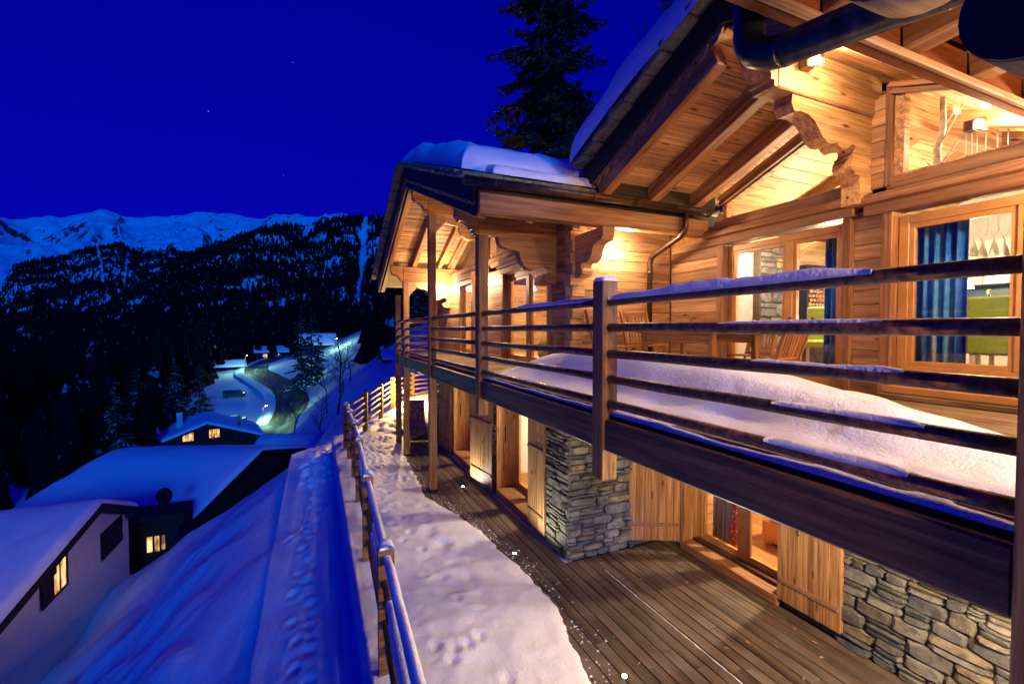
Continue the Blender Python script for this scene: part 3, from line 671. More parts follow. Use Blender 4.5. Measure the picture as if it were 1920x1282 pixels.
# street lamps ------------------------------------------------------
for (x, y, h, p, lab) in ((-10.6, 113, 5.0, 210, 'lit street lamp at the left edge of the road, nearest the chalets'), (-22.5, 184, 6, 330, 'lit street lamp by the upper road bend'), (6.5, 171, 4, 210, 'lit street lamp beside the tall roofed distant chalet'), (-2.3, 143, 5, 150, 'assumed lit street lamp on the right of the road, hidden behind dark firs')):  # last lamp is assumed from the lit patch on the bank
    z = landz(x, y); t = thing('street_lamp', (x, y, z), lab, 'street lamp', 'street lamps along the road')
    tube('pole', [(x, y, z - .3), (x, y, z + h)], [.08, .05], M_IRON, t, 8)
    tube('arm', [(x, y, z + h - .05), (x + .5, y - .3, z + h + .1)], .03, M_IRON, t, 6)
    multi('lantern', [((x + .4, x + .85), (y - .5, y - .2), (z + h + .05, z + h + .2))], M_IRON, t)
    multi('bulb', [((x + .45, x + .8), (y - .46, y - .24), (z + h - .04, z + h + .04))], M_STREET, t)
    lamp('street_light', (x + .6, y - .35, z + h - .2), p, (.42, 1, .62), .15, t)

# ================================================================== TREES
def fir_data(H, R, nb, seed, droop=.35, twigs=7, z0=.08, top_gap=0, trunk_bare=0, needle=.5):
    """branches as fronds of small needle tufts; returns needle, snow and branch geometry"""
    rg = random.Random(seed); V = []; F = []; SV = []; SF = []; BR = []
    for i in range(nb):
        f = z0 + (1 - z0) * (i + rg.random()) / nb; z = H * f; L = R * (1 - f) ** .75 * rg.uniform(.65, 1.12) + .04 * R
        a = rg.random() * 2 * math.pi; dx, dy = math.cos(a), math.sin(a)
        pts = []
        for k in range(5):
            u = k / 4; pts.append(Vector((dx * L * u, dy * L * u, z - droop * L * u ** 1.3 + .28 * L * max(0, u - .6) ** 1.2)))
        BR.append((pts, [.018 * L * .35 + .01, .012 * L * .35 + .008, .006 + .004 * L * .3, .005, .003]))
        side = Vector((-dy, dx, 0))
        for k in range(twigs * 2):
            u = .15 + .85 * (k + rg.random()) / (twigs * 2); q = min(int(u * 4), 3); p = pts[q].lerp(pts[q + 1], u * 4 - q)
            for s in (-1, 1):
                l = needle * L * (1.05 - u * .75) * rg.uniform(.5, 1.0) + .02; 
                tip = p + side * s * l * rg.uniform(.6, 1) + Vector((dx, dy, 0)) * l * rg.uniform(.3, .8) + Vector((0, 0, -l * rg.uniform(.15, .55)))
                w = l * rg.uniform(.12, .22) + .012; up = Vector((rg.uniform(-.4, .4), rg.uniform(-.4, .4), 1)).normalized() * w
                o = len(V); m = p.lerp(tip, .55)
                V += [tuple(p), tuple(m + up), tuple(tip), tuple(m - up * 1.3)]; F += [[o, o + 1, o + 2], [o, o + 2, o + 3]]
                side2 = (tip - p).cross(Vector((0, 0, 1))); side2 = side2.normalized() * w if side2.length > 1e-6 else Vector((w, 0, 0))
                o = len(V); V += [tuple(p), tuple(m + side2), tuple(tip), tuple(m - side2)]; F += [[o, o + 1, o + 2, o + 3]]
                if rg.random() < .30:
                    o = len(SV); lift = Vector((0, 0, w * .6)); SV += [tuple(p + lift), tuple(m + side2 * .8 + lift), tuple(tip + lift), tuple(m - side2 * .8 + lift)]; SF += [[o, o + 1, o + 2, o + 3]]
    return V, F, SV, SF, BR
def fir(name, label, loc, H, R, nb, seed, group=None, twigs=7, snow=True, needle=.5, droop=.35, z0=.08):
    t = thing(name, loc, label, 'tree', group); M = Matrix.Translation(loc); V, F, SV, SF, BR = fir_data(H, R, nb, seed, droop, twigs, z0, needle=needle)
    tk = tube('trunk', [(0, 0, -1), (0, 0, H * .3), (0, 0, H * .7), (0, 0, H)], [H * .016, H * .012, H * .007, .01], M_BARK, t, 9, M)
    tag(tubes('branch', BR, M_BARK, tk, 4, M), kind='stuff')
    meshobj('crown', V, F, M_NEEDLE, t, M)
    if snow and SV: tag(meshobj('snow_load', SV, SF, M_SNOW, t, M), kind='stuff')
    return t
fir('spruce_tree', 'tall dark spruce with frosted needles rising behind the snowy roof', (11.6, 21.6, 3.0), 25, 5.8, 190, 5, None, 9, True, .34, .30, .1)
firs = [((-20.5, 64), 11, 'snow flecked fir left of the big snowy roof'), ((-21.5, 74.5), 12, 'tall snow flecked fir behind the big snowy roof'), ((-26, 62), 8, 'broad low fir at the left edge of the big snowy roof'), ((-22.6, 96.5), 14, 'tall thin fir standing behind the amber windowed chalet'), ((-38, 108), 16, 'dark fir deep in the valley left of the amber windowed chalet'), ((-24.5, 124.6), 13, 'dark fir at the edge of the lit parking ground'),
        ((-10.6, 78.5), 6.8, 'small dark fir hiding the right eave of the amber windowed chalet'), ((-8.9, 80), 5.6, 'small rounded fir between the amber windowed chalet and the road'), ((-3.4, 134), 23, 'tallest dark fir right of the road'), ((-.9, 141), 20, 'dark fir behind the tallest one right of the road'), ((1.0, 150), 15, 'dark fir below the tall roofed distant chalet'),
        ((17, 84), 15, 'dark fir on the slope above the small wooden hut'), ((22, 96), 17, 'big dark fir far above the fence beside the wing'), ((13.5, 98), 12, 'thin dark fir on the slope behind the fence corner')]
for i, ((x, y), h, lab) in enumerate(firs): fir('fir_tree', lab, (x, y, landz(x, y) - .3), h, h * .24, 70, 20 + i, 'firs in the valley', 5, True, .55)
def bare(label, loc, H, seed, mat, lean=.0, dens=1.0):
    rg = random.Random(seed); t = thing('bare_tree', loc, label, 'tree', 'leafless trees on the slope'); M = Matrix.Translation(loc); trunk = []; p = Vector((0, 0, -.5))
    for k in range(7): trunk.append(p.copy()); p = p + Vector((rg.uniform(-.04, .04) * H + lean * H * .1, rg.uniform(-.03, .03) * H, H / 6))
    tk = tube('trunk', trunk, [H * .013 * (1 - k / 7.5) for k in range(7)], mat, t, 7, M); lst = []
    def grow(p, d, L, r, lev):
        pts = [p]; q = p
        for k in range(3):
            d = (d + Vector((rg.uniform(-.25, .25), rg.uniform(-.25, .25), rg.uniform(-.05, .25)))).normalized(); q = q + d * L / 3; pts.append(q)
            if lev > 0:
                for _ in range(2 if lev > 1 else 2): grow(q, (d + Vector((rg.uniform(-1, 1), rg.uniform(-1, 1), rg.uniform(-.2, .6)))).normalized(), L * rg.uniform(.4, .6), r * .5, lev - 1)
        lst.append((pts, [r, r * .8, r * .55, r * .25]))
    for k in range(int(11 * dens)):
        u = rg.uniform(.25, .97); i = min(int(u * 6), 5); q = trunk[i].lerp(trunk[i + 1], u * 6 - i); a = rg.random() * 6.28
        grow(q, Vector((math.cos(a), math.sin(a), rg.uniform(.4, 1.1))).normalized(), H * rg.uniform(.15, .3) * (1.15 - u * .6), H * .0042, 2)
    tag(tubes('branch', lst, mat, tk, 4, M), kind='stuff'); return t
for (x, y, h, s, lab) in ((2.6, 53.1, 11.5, 1, 'tallest thin leafless tree on the slope left of the wing posts'), (.4, 56.2, 6, 2, 'small leafless tree by the road side slope'), (1.5, 64.4, 6.5, 3, 'bushy leafless tree below the street lamp'), (-22.8, 118.4, 7, 4, 'leafless tree beside the lit parking ground'), (-2.7, 66.1, 6, 5, 'thin leafless tree above the hidden snowy roof'), (4.8, 74, 8, 6, 'leafless tree standing right of the tallest thin one')):
    bare(lab, (x, y, landz(x, y) - .2), h, s, M_BARK)
for (x, y, z, s, lab) in ((17, 19, 4, 11, 'leafless tree top between the spruce and the main gable'), (15.5, 15, 3, 12, 'leafless twigs rising just above the steep roof edge')):
    bare(lab, (x, y, z), 15.5, s, M_BARK)
# stars -------------------------------------------------------------
for az, el, r, lab in ((-24.6, .373, 5, 'lone star near the left edge of the sky'), (-9.9, .394, 6, 'brightest star above the left mountains'), (-1.9, .52, 5, 'highest star left of the spruce'), (-3.0, .30, 4, 'faint star low over the mountain crest')):
    d = 7800; a = math.radians(az); c = Vector((d * math.sin(a), d * math.cos(a), 3 + d * el)); v, f = tube_data([c + Vector((0, 0, -r)), c, c + Vector((0, 0, r))], [r * .3, r, r * .3], 8)
    tag(meshobj('star', v, f, M_STAR), lab, 'star', 'stars')
# ================================================================== MAIN CHALET
ZT = -.09; D = 2.50; XF = 5.0; XW = 3.28; YS = 5.45
CH = thing('timber_chalet', (5, 5, ZT), 'warmly lit larch and stone chalet with snowy balcony', 'chalet')
RID = 2.8
def zrb(y): return 4.78 + .385 * (4.46 - (y if y >= RID else 2 * RID - y))     # underside of the main rafters
def zw(y): return 6.36 - (.36 * (8.9 - y) if y < 8.9 else .40 * (y - 8.9))      # slate level of the wing roof

# ---- terrace ------------------------------------------------------
terrace = tag(abox('terrace', (1.2, 5.2), (-2, 14.2), (ZT - .35, ZT - .04), M_MORTAR, None), 'grooved brown timber terrace under the balcony', kind='structure')
random.seed(3)
for i in range(26):
    x0 = 1.35 + i * .1395; y = -1.5 + random.uniform(0, 1.5); ye = 14.0 if x0 + .07 < 3.15 else 5.42
    if x0 > 4.9: break
    while y < ye - .05:
        y2 = min(ye, y + random.uniform(3.2, 4.6)); y2 = ye if ye - y2 < .6 else y2
        abox('plank', (x0, x0 + .131), (y, y2 - .006), (ZT - .035, ZT + random.uniform(-.0015, .0015)), M_TERR, terrace, None, .004); y = y2
random.seed(17)
lv = 0
for (x, y) in [(random.uniform(2.8, 4.8), random.uniform(2.4, 5.2)) for _ in range(16)]:
    lv += 1; a = random.random() * 6.28; s = random.uniform(.012, .024)
    V = [(math.cos(a + k * math.pi / 3) * s * (1.6 if k % 3 == 0 else .8), math.sin(a + k * math.pi / 3) * s * (1.6 if k % 3 == 0 else .8), random.uniform(0, .006)) for k in range(6)]
    V += [(v[0] * .95, v[1] * .95, v[2] - .003) for v in V]
    o = meshobj('fallen_leaf', V, [[0, 1, 2, 3, 4, 5], [11, 10, 9, 8, 7, 6]] + [[(i + 1) % 6, i, 6 + i, 6 + (i + 1) % 6] for i in range(6)], M_LOG, terrace, Matrix.Translation((x, y, ZT + .006)))

# ---- stone walls --------------------------------------------------
SWS = [abox('stone_wall', x, y, z, M_MORTAR, CH) for (x, y, z) in (((XF - .01, XF + .35), (-.6, 3.56), (ZT, 2.2)), ((3.24, XF + .3), (5.47, 5.798), (ZT, 2.2)), ((3.24, 3.6), (5.80, 6.62), (ZT, 2.2)), ((3.24, 3.6), (8.22, 9.68), (ZT, 2.2)), ((3.24, 3.6), (11.2, 13.3), (ZT, 2.2)), ((3.602, 9), (13.0, 13.3), (ZT, 2.2)))]
SW = SWS[1]
def stones(O, U, Wd, Hh, N, seed, hmin=.085, hmax=.17, joined=False):
    """rubble: courses split into blocks and thin slips; O corner, U along, N outwards"""
    rg = random.Random(seed); O, U, N = Vector(O), Vector(U), Vector(N); Zv = Vector((0, 0, 1)); v = 0; JV = []; JF = []
    while v < Hh - .03:
        h = min(rg.uniform(hmin, hmax), Hh - v); u = 0
        while u < Wd - .02:
            l = min(h * rg.uniform(1.2, 3.2), Wd - u); l = Wd - u if Wd - u - l < .08 else l
            r = rg.random(); cuts = [(0, 1)] if r < .38 else ([(0, rg.uniform(.35, .65)), None] if r < .85 else [(0, .34), (.34, .68), (.68, 1)])
            if cuts[-1] is None: cuts = [cuts[0], (cuts[0][1], 1)]
            for (a, b) in cuts:
                du = rg.uniform(-.03, .03) if 0 < u < Wd - l - .05 else 0
                x0, x1, y0, y1 = u + .006, u + l - .006 + du * 0, v + h * a + .005, v + h * b - .005
                if x1 - x0 < .03 or y1 - y0 < .012: continue
                cx, cy = (x0 + x1) / 2, (y0 + y1) / 2; hw, hh = (x1 - x0) / 2, (y1 - y0) / 2
                ring = [(-1, -.75), (-.55, -1), (.3, -1.02), (.85, -.9), (1, -.2), (.95, .7), (.45, 1), (-.4, .97), (-.93, .85), (-1, .1)]
                dep = rg.uniform(.028, .062); tw = rg.uniform(-.012, .012); tv = rg.uniform(-.012, .012)
                V = []
                for sc, dd in ((1, -.02), (1, dep * .5), (.80, dep)):
                    for (a_, b_) in ring:
                        j = rg.uniform(-.06, .06); V.append(Vector(((a_ * sc + (j if dd > 0 else 0)) * hw, (b_ * sc + (j if dd > 0 else 0)) * hh, dd + (a_ * tw + b_ * tv if dd > .02 else 0))))
                n = len(ring); F = [[i, (i + 1) % n, n + (i + 1) % n, n + i] for i in range(n)] + [[n + i, n + (i + 1) % n, 2 * n + (i + 1) % n, 2 * n + i] for i in range(n)] + [[2 * n + i for i in range(n)]]
                M = Matrix((U, Zv, N)).transposed().to_4x4(); M.translation = O + U * cx + Zv * cy
                if U.cross(Zv).dot(N) < 0: F = [f[::-1] for f in F]
                if joined: k0 = len(JV); JV += [M @ q for q in V]; JF += [[i + k0 for i in f] for f in F]
                else: meshobj('stone', V, F, M_STONE, SW, M)
            u += l
        v += h
    if joined: tag(meshobj('stone', JV, JF, M_STONE, SW), kind='stuff')
stones((3.21, 5.465, ZT), (1, 0, 0), 1.12, 1.75, (0, -1, 0), 1, .085, .165); stones((3.21, 5.465, ZT + 1.75), (1, 0, 0), 1.12, .51, (0, -1, 0), 3, joined=True)
SW = SWS[2]
stones((3.235, 6.6, ZT), (0, -1, 0), 1.16, 1.95, (-1, 0, 0), 2, .09, .17, True); stones((3.235, 6.6, ZT + 1.95), (0, -1, 0), 1.16, .31, (-1, 0, 0), 4, joined=True)
SW = SWS[0]
stones((XF - .015, 2.95, ZT), (0, -1, 0), 2.1, 1.15, (-1, 0, 0), 5, .08, .16); stones((XF - .015, 2.95, ZT + 1.15), (0, -1, 0), 2.1, 1.11, (-1, 0, 0), 6, joined=True); stones((XF - .015, .85, ZT), (0, -1, 0), 1.3, 2.26, (-1, 0, 0), 7, joined=True)

SW = SWS[3]; stones((3.235, 9.66, ZT), (0, -1, 0), 1.42, 2.26, (-1, 0, 0), 21, joined=True)
SW = SWS[4]; stones((3.235, 13.28, ZT), (0, -1, 0), 2.06, 2.26, (-1, 0, 0), 22, joined=True)
# ---- shutters -----------------------------------------------------
def shutter(hx, hy, ang, w, h, z0=.02, dark=False):
    """hinged at (hx, hy); ang = heading of the leaf away from the hinge, degrees from +X"""
    M = TR(hx, hy, z0, ang); m = M_SHUT
    s = multi('shutter', [((.0, w), (-.012, .0), (0, h))], M_TRIM, CH, M)
    n = max(4, round(w / .115)); bw = w / n
    for sy in (1, -1):
        for i in range(n): abox('shutter_board', (i * bw + .002, (i + 1) * bw - .002), ((.001, .016) if sy > 0 else (-.028, -.013)), (.003, h - .003), m, s, M, .003)
    for sgn in (1, -1):
        for zz in (.22, h * .62):
            y0 = .016 if sgn > 0 else -.028; abox('batten', (.02, w - .02), tuple(sorted((y0, y0 + sgn * .018))), (zz, zz + .05), M_TRIM, s, M, .004)
        y0 = .018 if sgn > 0 else -.030
        abox('hinge', (w * .55, w - .02), tuple(sorted((y0 + sgn * .016, y0 + sgn * .026))), (h * .62 + .06, h * .62 + .075), M_IRON, s, M, .002)
        tube('hook', [(w * .35, y0, h * .45), (w * .35, y0 + sgn * .02, h * .45 - .02), (w * .38, y0 + sgn * .025, h * .45 - .05), (w * .33, y0 + sgn * .02, h * .45 - .06)], .006, M_IRON, s, 6, M)
    return s
shutter(4.94, 5.12, math.degrees(math.atan2(.33, -.69)), .76, 2.0)
shutter(4.935, 3.56, -90, .70, 2.0)
shutter(3.18, 6.63, -90, .58, 2.0)
shutter(3.16, 8.25, math.degrees(math.atan2(1.0, -.14)), .95, 2.0)
shutter(3.17, 11.2, 95, .9, 2.0)

# ---- glazed openings ----------------------------------------------
def window_x(X, y0, y1, z0, z1, mulls=(), fw=.085, dep=.08, mat=M_JOIN, bot=None, rails=()):
    bot = bot or fw
    bx = [((X, X + dep), (y0, y0 + fw), (z0, z1)), ((X, X + dep), (y1 - fw, y1), (z0, z1)), ((X, X + dep), (y0 + fw, y1 - fw), (z0, z0 + bot)), ((X, X + dep), (y0 + fw, y1 - fw), (z1 - fw, z1))]
    for m in mulls: bx.append(((X - .004, X + dep + .002), (m - fw * .65, m + fw * .65), (z0 + bot, z1 - fw)))
    wdw = multi('window', bx, mat, CH)
    ed = [y0 + fw] + list(mulls) + [y1 - fw]
    for a, b in zip(ed[:-1], ed[1:]):
        a2 = a + (fw * .65 if a in mulls else 0); b2 = b - (fw * .65 if b in mulls else 0)
        multi('sash', [((X + .012, X + .06), (a2, a2 + .04), (z0 + bot, z1 - fw)), ((X + .012, X + .06), (b2 - .04, b2), (z0 + bot, z1 - fw)), ((X + .012, X + .06), (a2 + .04, b2 - .04), (z0 + bot, z0 + bot + .045)), ((X + .012, X + .06), (a2 + .04, b2 - .04), (z1 - fw - .045, z1 - fw))], mat, wdw, None, .003)
        multi('pane', [((X + .03, X + .04), (a2 + .04, b2 - .04), (z0 + bot + .045, z1 - fw - .045))], M_GLASS, wdw, None, .001)
        for r in rails: multi('glazing_bar', [((X + .02, X + .055), (a2 + .04, b2 - .04), (r - .02, r + .02))], mat, wdw, None, .003)
    return wdw
# lower floor openings
window_x(5.22, 3.58, 5.06, .02, 2.1, (4.28,))
abox('sill', (4.90, 5.24), (3.56, 5.08), (ZT + .01, .04), M_TRIM, CH); abox('sill', (5.10, 5.2), (3.6, 5.04), (.04, .075), M_ZINC, CH)
abox('jamb', (4.92, 5.34), (5.075, 5.14), (.045, 2.2), M_SHUT, CH); abox('jamb', (4.96, 5.34), (3.52, 3.575), (.045, 2.2), M_SHUT, CH)
for i in range(3): abox('jamb_board', (4.93 + i * .1, 5.025 + i * .1), (5.045, 5.075), (.045, 2.1), M_SHUT, CH)
for a, b in ((6.66, 8.18), (9.72, 11.16)):
    window_x(3.62, a + .02, b - .02, .02, 2.1, ((a + b) / 2,))
    abox('sill', (3.20, 3.64), (a - .02, b + .02), (ZT + .01, .05), M_TRIM, CH)
    abox('jamb', (3.22, 3.72), (b, b + .035), (.055, 2.2), M_SHUT, CH); abox('jamb', (3.26, 3.72), (a - .035, a), (.055, 2.2), M_SHUT, CH)
    abox('pull_handle', (3.40, 3.415), (b - .02, b + .01), (.95, 1.25), M_IRON, CH)
# ---- floor of the balcony ----------------------------------------
deck = abox('balcony_floor', (2.2, XF - .02), (-.6, YS - .02), (2.26, 2.455), M_BEAM, CH); abox('balcony_floor', (2.2, XW - .02), (YS - .018, 13.0), (2.26, 2.455), M_BEAM, CH)
random.seed(5)
for i in range(24):
    x0 = 2.2 + i * .118
    if x0 > XF - .1: break
    y = -.4; ye = 13.0 if x0 + .11 < XW else YS - .02
    while y < ye - .1:
        y2 = min(ye, y + random.uniform(3, 4.4)); abox('deck_plank', (x0, x0 + .113), (y, y2 - .003), (2.456, D + random.uniform(-.002, .002)), M_DECK, deck, None, .004); y = y2
PY = [.545, 2.983, 5.915, 8.85, 11.65, 12.85]; PS = .145; XR = 2.067
for a, b in zip([-.6] + [p + PS for p in PY[:-1]], PY): abox('edge_beam', (XR + .025, XR + .13), (a + .002, b - .002), (2.19, 2.44), M_DARK, CH, None, .012)
for p in PY[2:]:
    top = {5.915: 4.44, 8.85: 5.40, 11.65: 4.34, 12.85: 4.1}[p]; bot = 1.96 if p < 6 else ZT
    abox('post', (XR, XR + PS), (p, p + PS), (bot, top), M_POST, CH, None, .008)
for p in PY[3:]: abox('post_foot', (XR - .012, XR + PS + .012), (p - .012, p + PS + .012), (ZT - .01, ZT + .05), M_IRON, CH, None, .004)

# ---- timber walls -------------------------------------------------
TWS = [abox('timber_wall', x, y, z, M_BEAM, CH) for (x, y, z) in (((XW + .03, XF + .2), (YS + .03, YS + .2), (2.2, 4.9)), ((XF + .03, XF + .2), (4.5, YS + .03), (2.2, 4.55)), ((XF + .03, XF + .25), (2.60, 2.9), (2.2, 5.4)), ((XF + .03, XF + .2), (-.5, 4.5), (4.3, 4.55)),
    ((XW + .03, XW + .2), (YS + .2, 6.08), (2.2, 4.95)), ((XW + .03, XW + .2), (7.95, 9.72), (2.2, 4.4)), ((XW + .03, XW + .2), (10.7, 13.0), (2.2, 4.4)), ((XW + .03, XW + .2), (6.08, 13), (4.3, 4.5)), ((XW + .2, 9), (12.85, 13.0), (2.2, 4.5)), ((3.3, 5.2), (.30, .48), (2.2, 4.9)), ((XF + .03, XF + .2), (.35, .85), (2.2, 4.4)))]
TW = TWS[0]
random.seed(9)
def boards_x(X, y0, y1, z0, z1, h=.148, mat=M_WALL, out=.025):
    z = z0
    while z < z1 - .02:
        z2 = min(z1, z + h); abox('wall_board', (X - random.uniform(0, .004), X + out), (y0, y1), (z + .002, z2 - .002), mat, TW, None, .011); z = z2
def boards_y(Y, x0, x1, z0, z1, h=.148, mat=M_WALL, sgn=1):
    z = z0
    while z < z1 - .02:
        z2 = min(z1, z + h); a = Y - random.uniform(0, .004); abox('wall_board', (x0, x1), (a, Y + .025) if sgn > 0 else (Y - .025, Y + random.uniform(0, .004)), (z + .002, z2 - .002), mat, TW, None, .011); z = z2
boards_y(YS, XW + .16, XF, D, 4.86); TW = TWS[9]
boards_y(.51, XW + .16, XF, D, 4.86, sgn=-1); TW = TWS[1]
boards_x(XF, 4.53, YS - .03, D, 4.42); TW = TWS[2]
boards_x(XF, 2.60, 2.86, D, 4.32); boards_x(XF - .01, 2.60, 2.95, 4.50, 5.36); TW = TWS[3]
boards_x(XF, 2.96, 4.62, 4.46, 4.60, .14, M_TRIM); boards_x(XF, .5, 2.59, 4.44, 4.58, .14, M_TRIM)
TW = TWS[4]; boards_x(XW, YS + .03, 6.05, D, 4.9); TW = TWS[5]; boards_x(XW, 7.95, 9.72, D, 4.28); TW = TWS[6]; boards_x(XW, 10.7, 12.95, D, 4.28); TW = TWS[7]
boards_x(XW, 6.05, 12.95, 4.44, 4.58, .14, M_TRIM)
TW = TWS[4]
# corner logs where the wing walls cross
for k in range(7):
    z = D + .05 + k * .3
    abox('corner_log', (XW - .07, XW + .13), (YS - .055, YS + .12), (z, z + .145), M_WALL, TW); abox('corner_log', (XW - .05, XW + .15), (YS - .07, YS + .12), (z + .15, z + .295), M_WALL, TW)
# ---- main facade glazing, trims ------------------------------------
window_x(XF + .05, 2.95, 4.42, D + .04, 4.24, (3.58,), .072, .09)
window_x(XF + .05, .80, 2.50, D + .12, 4.20, (1.66,), .078, .09, M_JOIN, .19)
abox('sill', (XF - .06, XF + .13), (.75, 2.56), (D + .055, D + .12), M_JOIN, CH); abox('sill', (XF - .10, XF + .1), (.72, 2.58), (D + .004, D + .05), M_DECK, CH)
abox('sill', (XF - .06, XF + .13), (2.93, 4.44), (D + .004, D + .04), M_JOIN, CH)
for (a, b) in ((4.425, 4.53), (2.86, 2.945), (2.505, 2.60)): abox('jamb', (XF - .05, XF + .14), (a, b), (D + .002, 4.27), M_TRIM, CH)
for (y0, y1, z) in ((2.83, 4.66, 4.27), (.5, 2.74, 4.245)):
    abox('lintel', (XF - .08, XF + .14), (y0, y1), (z, z + .10), M_TRIM, CH); abox('cornice', (XF - .16, XF + .05), (y0 - .02, y1 + .02), (z + .101, z + .16), M_TRIM, CH); abox('cornice', (XF - .12, XF + .05), (y0, y1), (z + .161, z + .19), M_TRIM, CH)
def poly_window(X, pts, fw, par_name='gable_window', mat=M_WALL):
    """glazed polygon in plane X (pts = (y, z)), with frame bars along each edge"""
    n = len(pts); c = np.mean(pts, 0)
    w = meshobj(par_name, [(X + d_, *(c + (np.array(p) - c) * k)) for d_ in (0, .09) for k in (1.0, 1 - fw / 0.6) for p in pts], [f for i in range(n) for f in ([i, (i + 1) % n, n + (i + 1) % n, n + i], [2 * n + (i + 1) % n, 2 * n + i, 3 * n + i, 3 * n + (i + 1) % n], [(i + 1) % n, i, 2 * n + i, 2 * n + (i + 1) % n], [n + i, n + (i + 1) % n, 3 * n + (i + 1) % n, 3 * n + i])], mat, CH)
    q = [c + (np.array(p) - c) * (1 - fw / .62) for p in pts]
    meshobj('pane', [(X + .04, *p) for p in q] + [(X + .05, *p) for p in q], [list(range(n)), list(range(n, 2 * n))[::-1]] + [[(i + 1) % n, i, n + i, n + (i + 1) % n] for i in range(n)], M_GLASS, w)
    return w
poly_window(XF + .02, [(4.50, 4.60), (4.50, zrb(4.50) + .03), (2.95, zrb(2.95) + .03), (2.95, 4.60)], .05)
poly_window(XF + .02, [(2.54, 4.58), (2.54, zrb(2.54) + .06), (.7, zrb(.7) + .03 if zrb(.7) > 4.62 else 4.75), (.7, 4.58)], .05)
abox('mullion', (XF - .015, XF + .1), (2.54, 2.60), (4.5, 5.46), M_TRIM, CH)
for (y0, y1) in ((4.5, 2.95), (2.55, .7)):
    for k, (dz, ww) in enumerate(((.045, .05), (.10, .05))): bar('rake_trim', (XF - .03 - .03 * k, y0, zrb(y0) + dz), (XF - .03 - .03 * k, y1, zrb(y1) + dz), ww, .045, M_TRIM, CH)
# ---- main roof ------------------------------------------------------
def slope_slab(name, x0, x1, ya, za, yb, zb, th, mat, par):
    V = [(x, y, z + t) for x in (x0, x1) for (y, z) in ((ya, za), (yb, zb)) for t in (0, th)]
    return meshobj(name, V, [[0, 2, 3, 1], [4, 5, 7, 6], [0, 1, 5, 4], [2, 6, 7, 3], [1, 3, 7, 5], [0, 4, 6, 2]], mat, par)
MR = slope_slab('roof', 3.14, 9, 4.80, zrb(4.80) + .225, RID, zrb(RID) + .225, .26, M_BARGE, CH)
MR2 = slope_slab('roof', 3.14, 9, .80, zrb(.80) + .225, RID, zrb(RID) + .225, .26, M_BARGE, CH)
nrm = Vector((0, .385, 1)).normalized()
def slope_pts(f): y = 4.76 + (RID - 4.76) * f; return y, zrb(y)
for i in range(18):
    y0, z0_ = slope_pts((i + .5) / 18); abox_p = bar('soffit_board', (3.14, y0, z0_ + .212), (XF + .25, y0, z0_ + .212), .113, .02, M_SOFFIT, MR, nrm, None, .005)
for i in range(10):
    y0 = RID - .1 - i * .19; bar('soffit_board', (3.14, y0, zrb(y0) + .212), (XF + .25, y0, zrb(y0) + .212), .185, .02, M_SOFFIT, MR2, Vector((0, -.385, 1)).normalized(), None, .005)
for x in (3.19, 3.92, 4.62):
    bar('rafter', (x, 4.62, zrb(4.62) + .10), (x, RID + .11, zrb(RID + .11) + .10), .13, .19, M_BEAM, MR, nrm, None, .008)
    if x < 3.5: bar('rafter', (x, .9, zrb(.9) + .10), (x, RID - .11, zrb(RID - .11) + .10), .13, .19, M_BEAM, MR2, Vector((0, -.385, 1)).normalized(), None, .008)
for a, b in ((3.26, 3.85), (3.99, 4.55), (4.69, XF)): abox('eave_board', (a, b), (4.60, 4.63), (zrb(4.6) - .06, zrb(4.6) + .2), M_BARGE, MR)
bar('barge_board', (3.09, 4.86, zrb(4.86) + .36), (3.09, RID, zrb(RID) + .36), .035, .25, M_BARGE, MR, nrm); bar('barge_board', (3.09, .8, zrb(.8) + .36), (3.09, RID, zrb(RID) + .36), .035, .25, M_BARGE, MR2, Vector((0, -.385, 1)).normalized())
def scallop(name, X, ya, za, yb, zb, n, depth, par, mat, thick=.022):
    V = []; L = math.hypot(yb - ya, zb - za); m = n * 6
    for i in range(m + 1):
        f = i / m; u = (i % 6) / 6; d_ = depth * (.25 + .75 * abs(math.sin(math.pi * u)) if i % 6 else .25); y_ = ya + (yb - ya) * f; z_ = za + (zb - za) * f
        V += [(X, y_, z_), (X, y_, z_ - d_), (X + thick, y_, z_), (X + thick, y_, z_ - d_)]
    F = []
    for i in range(m):
        a = i * 4; b = a + 4; F += [[a, b, b + 1, a + 1], [a + 2, a + 3, b + 3, b + 2], [a + 1, b + 1, b + 3, a + 3], [a, a + 2, b + 2, b]]
    return meshobj(name, V, F, mat, par)
scallop('scalloped_trim', 3.10, 4.84, zrb(4.84) + .245, RID, zrb(RID) + .245, 13, .10, MR, M_WALL)
random.seed(4)
y = 4.92
while y > RID:
    l = random.uniform(.20, .34); y2 = y - l; za, zb = zrb(y) + .53, zrb(y2) + .53
    bar('slate', (3.06 + random.uniform(-.015, .02), y, za + .025), (3.06 + random.uniform(-.015, .02), y2 - .03, zb + .0), .24, random.uniform(.055, .08), M_SLATE, MR, nrm, None, .012); y = y2
meshobj_snow = snow_slab('roof_snow', CH, None, 2.93, 9.2, .7, RID, 4.96, zrb(RID) + .60, .385, .385, .36, 3, step=.06, edge=.3)
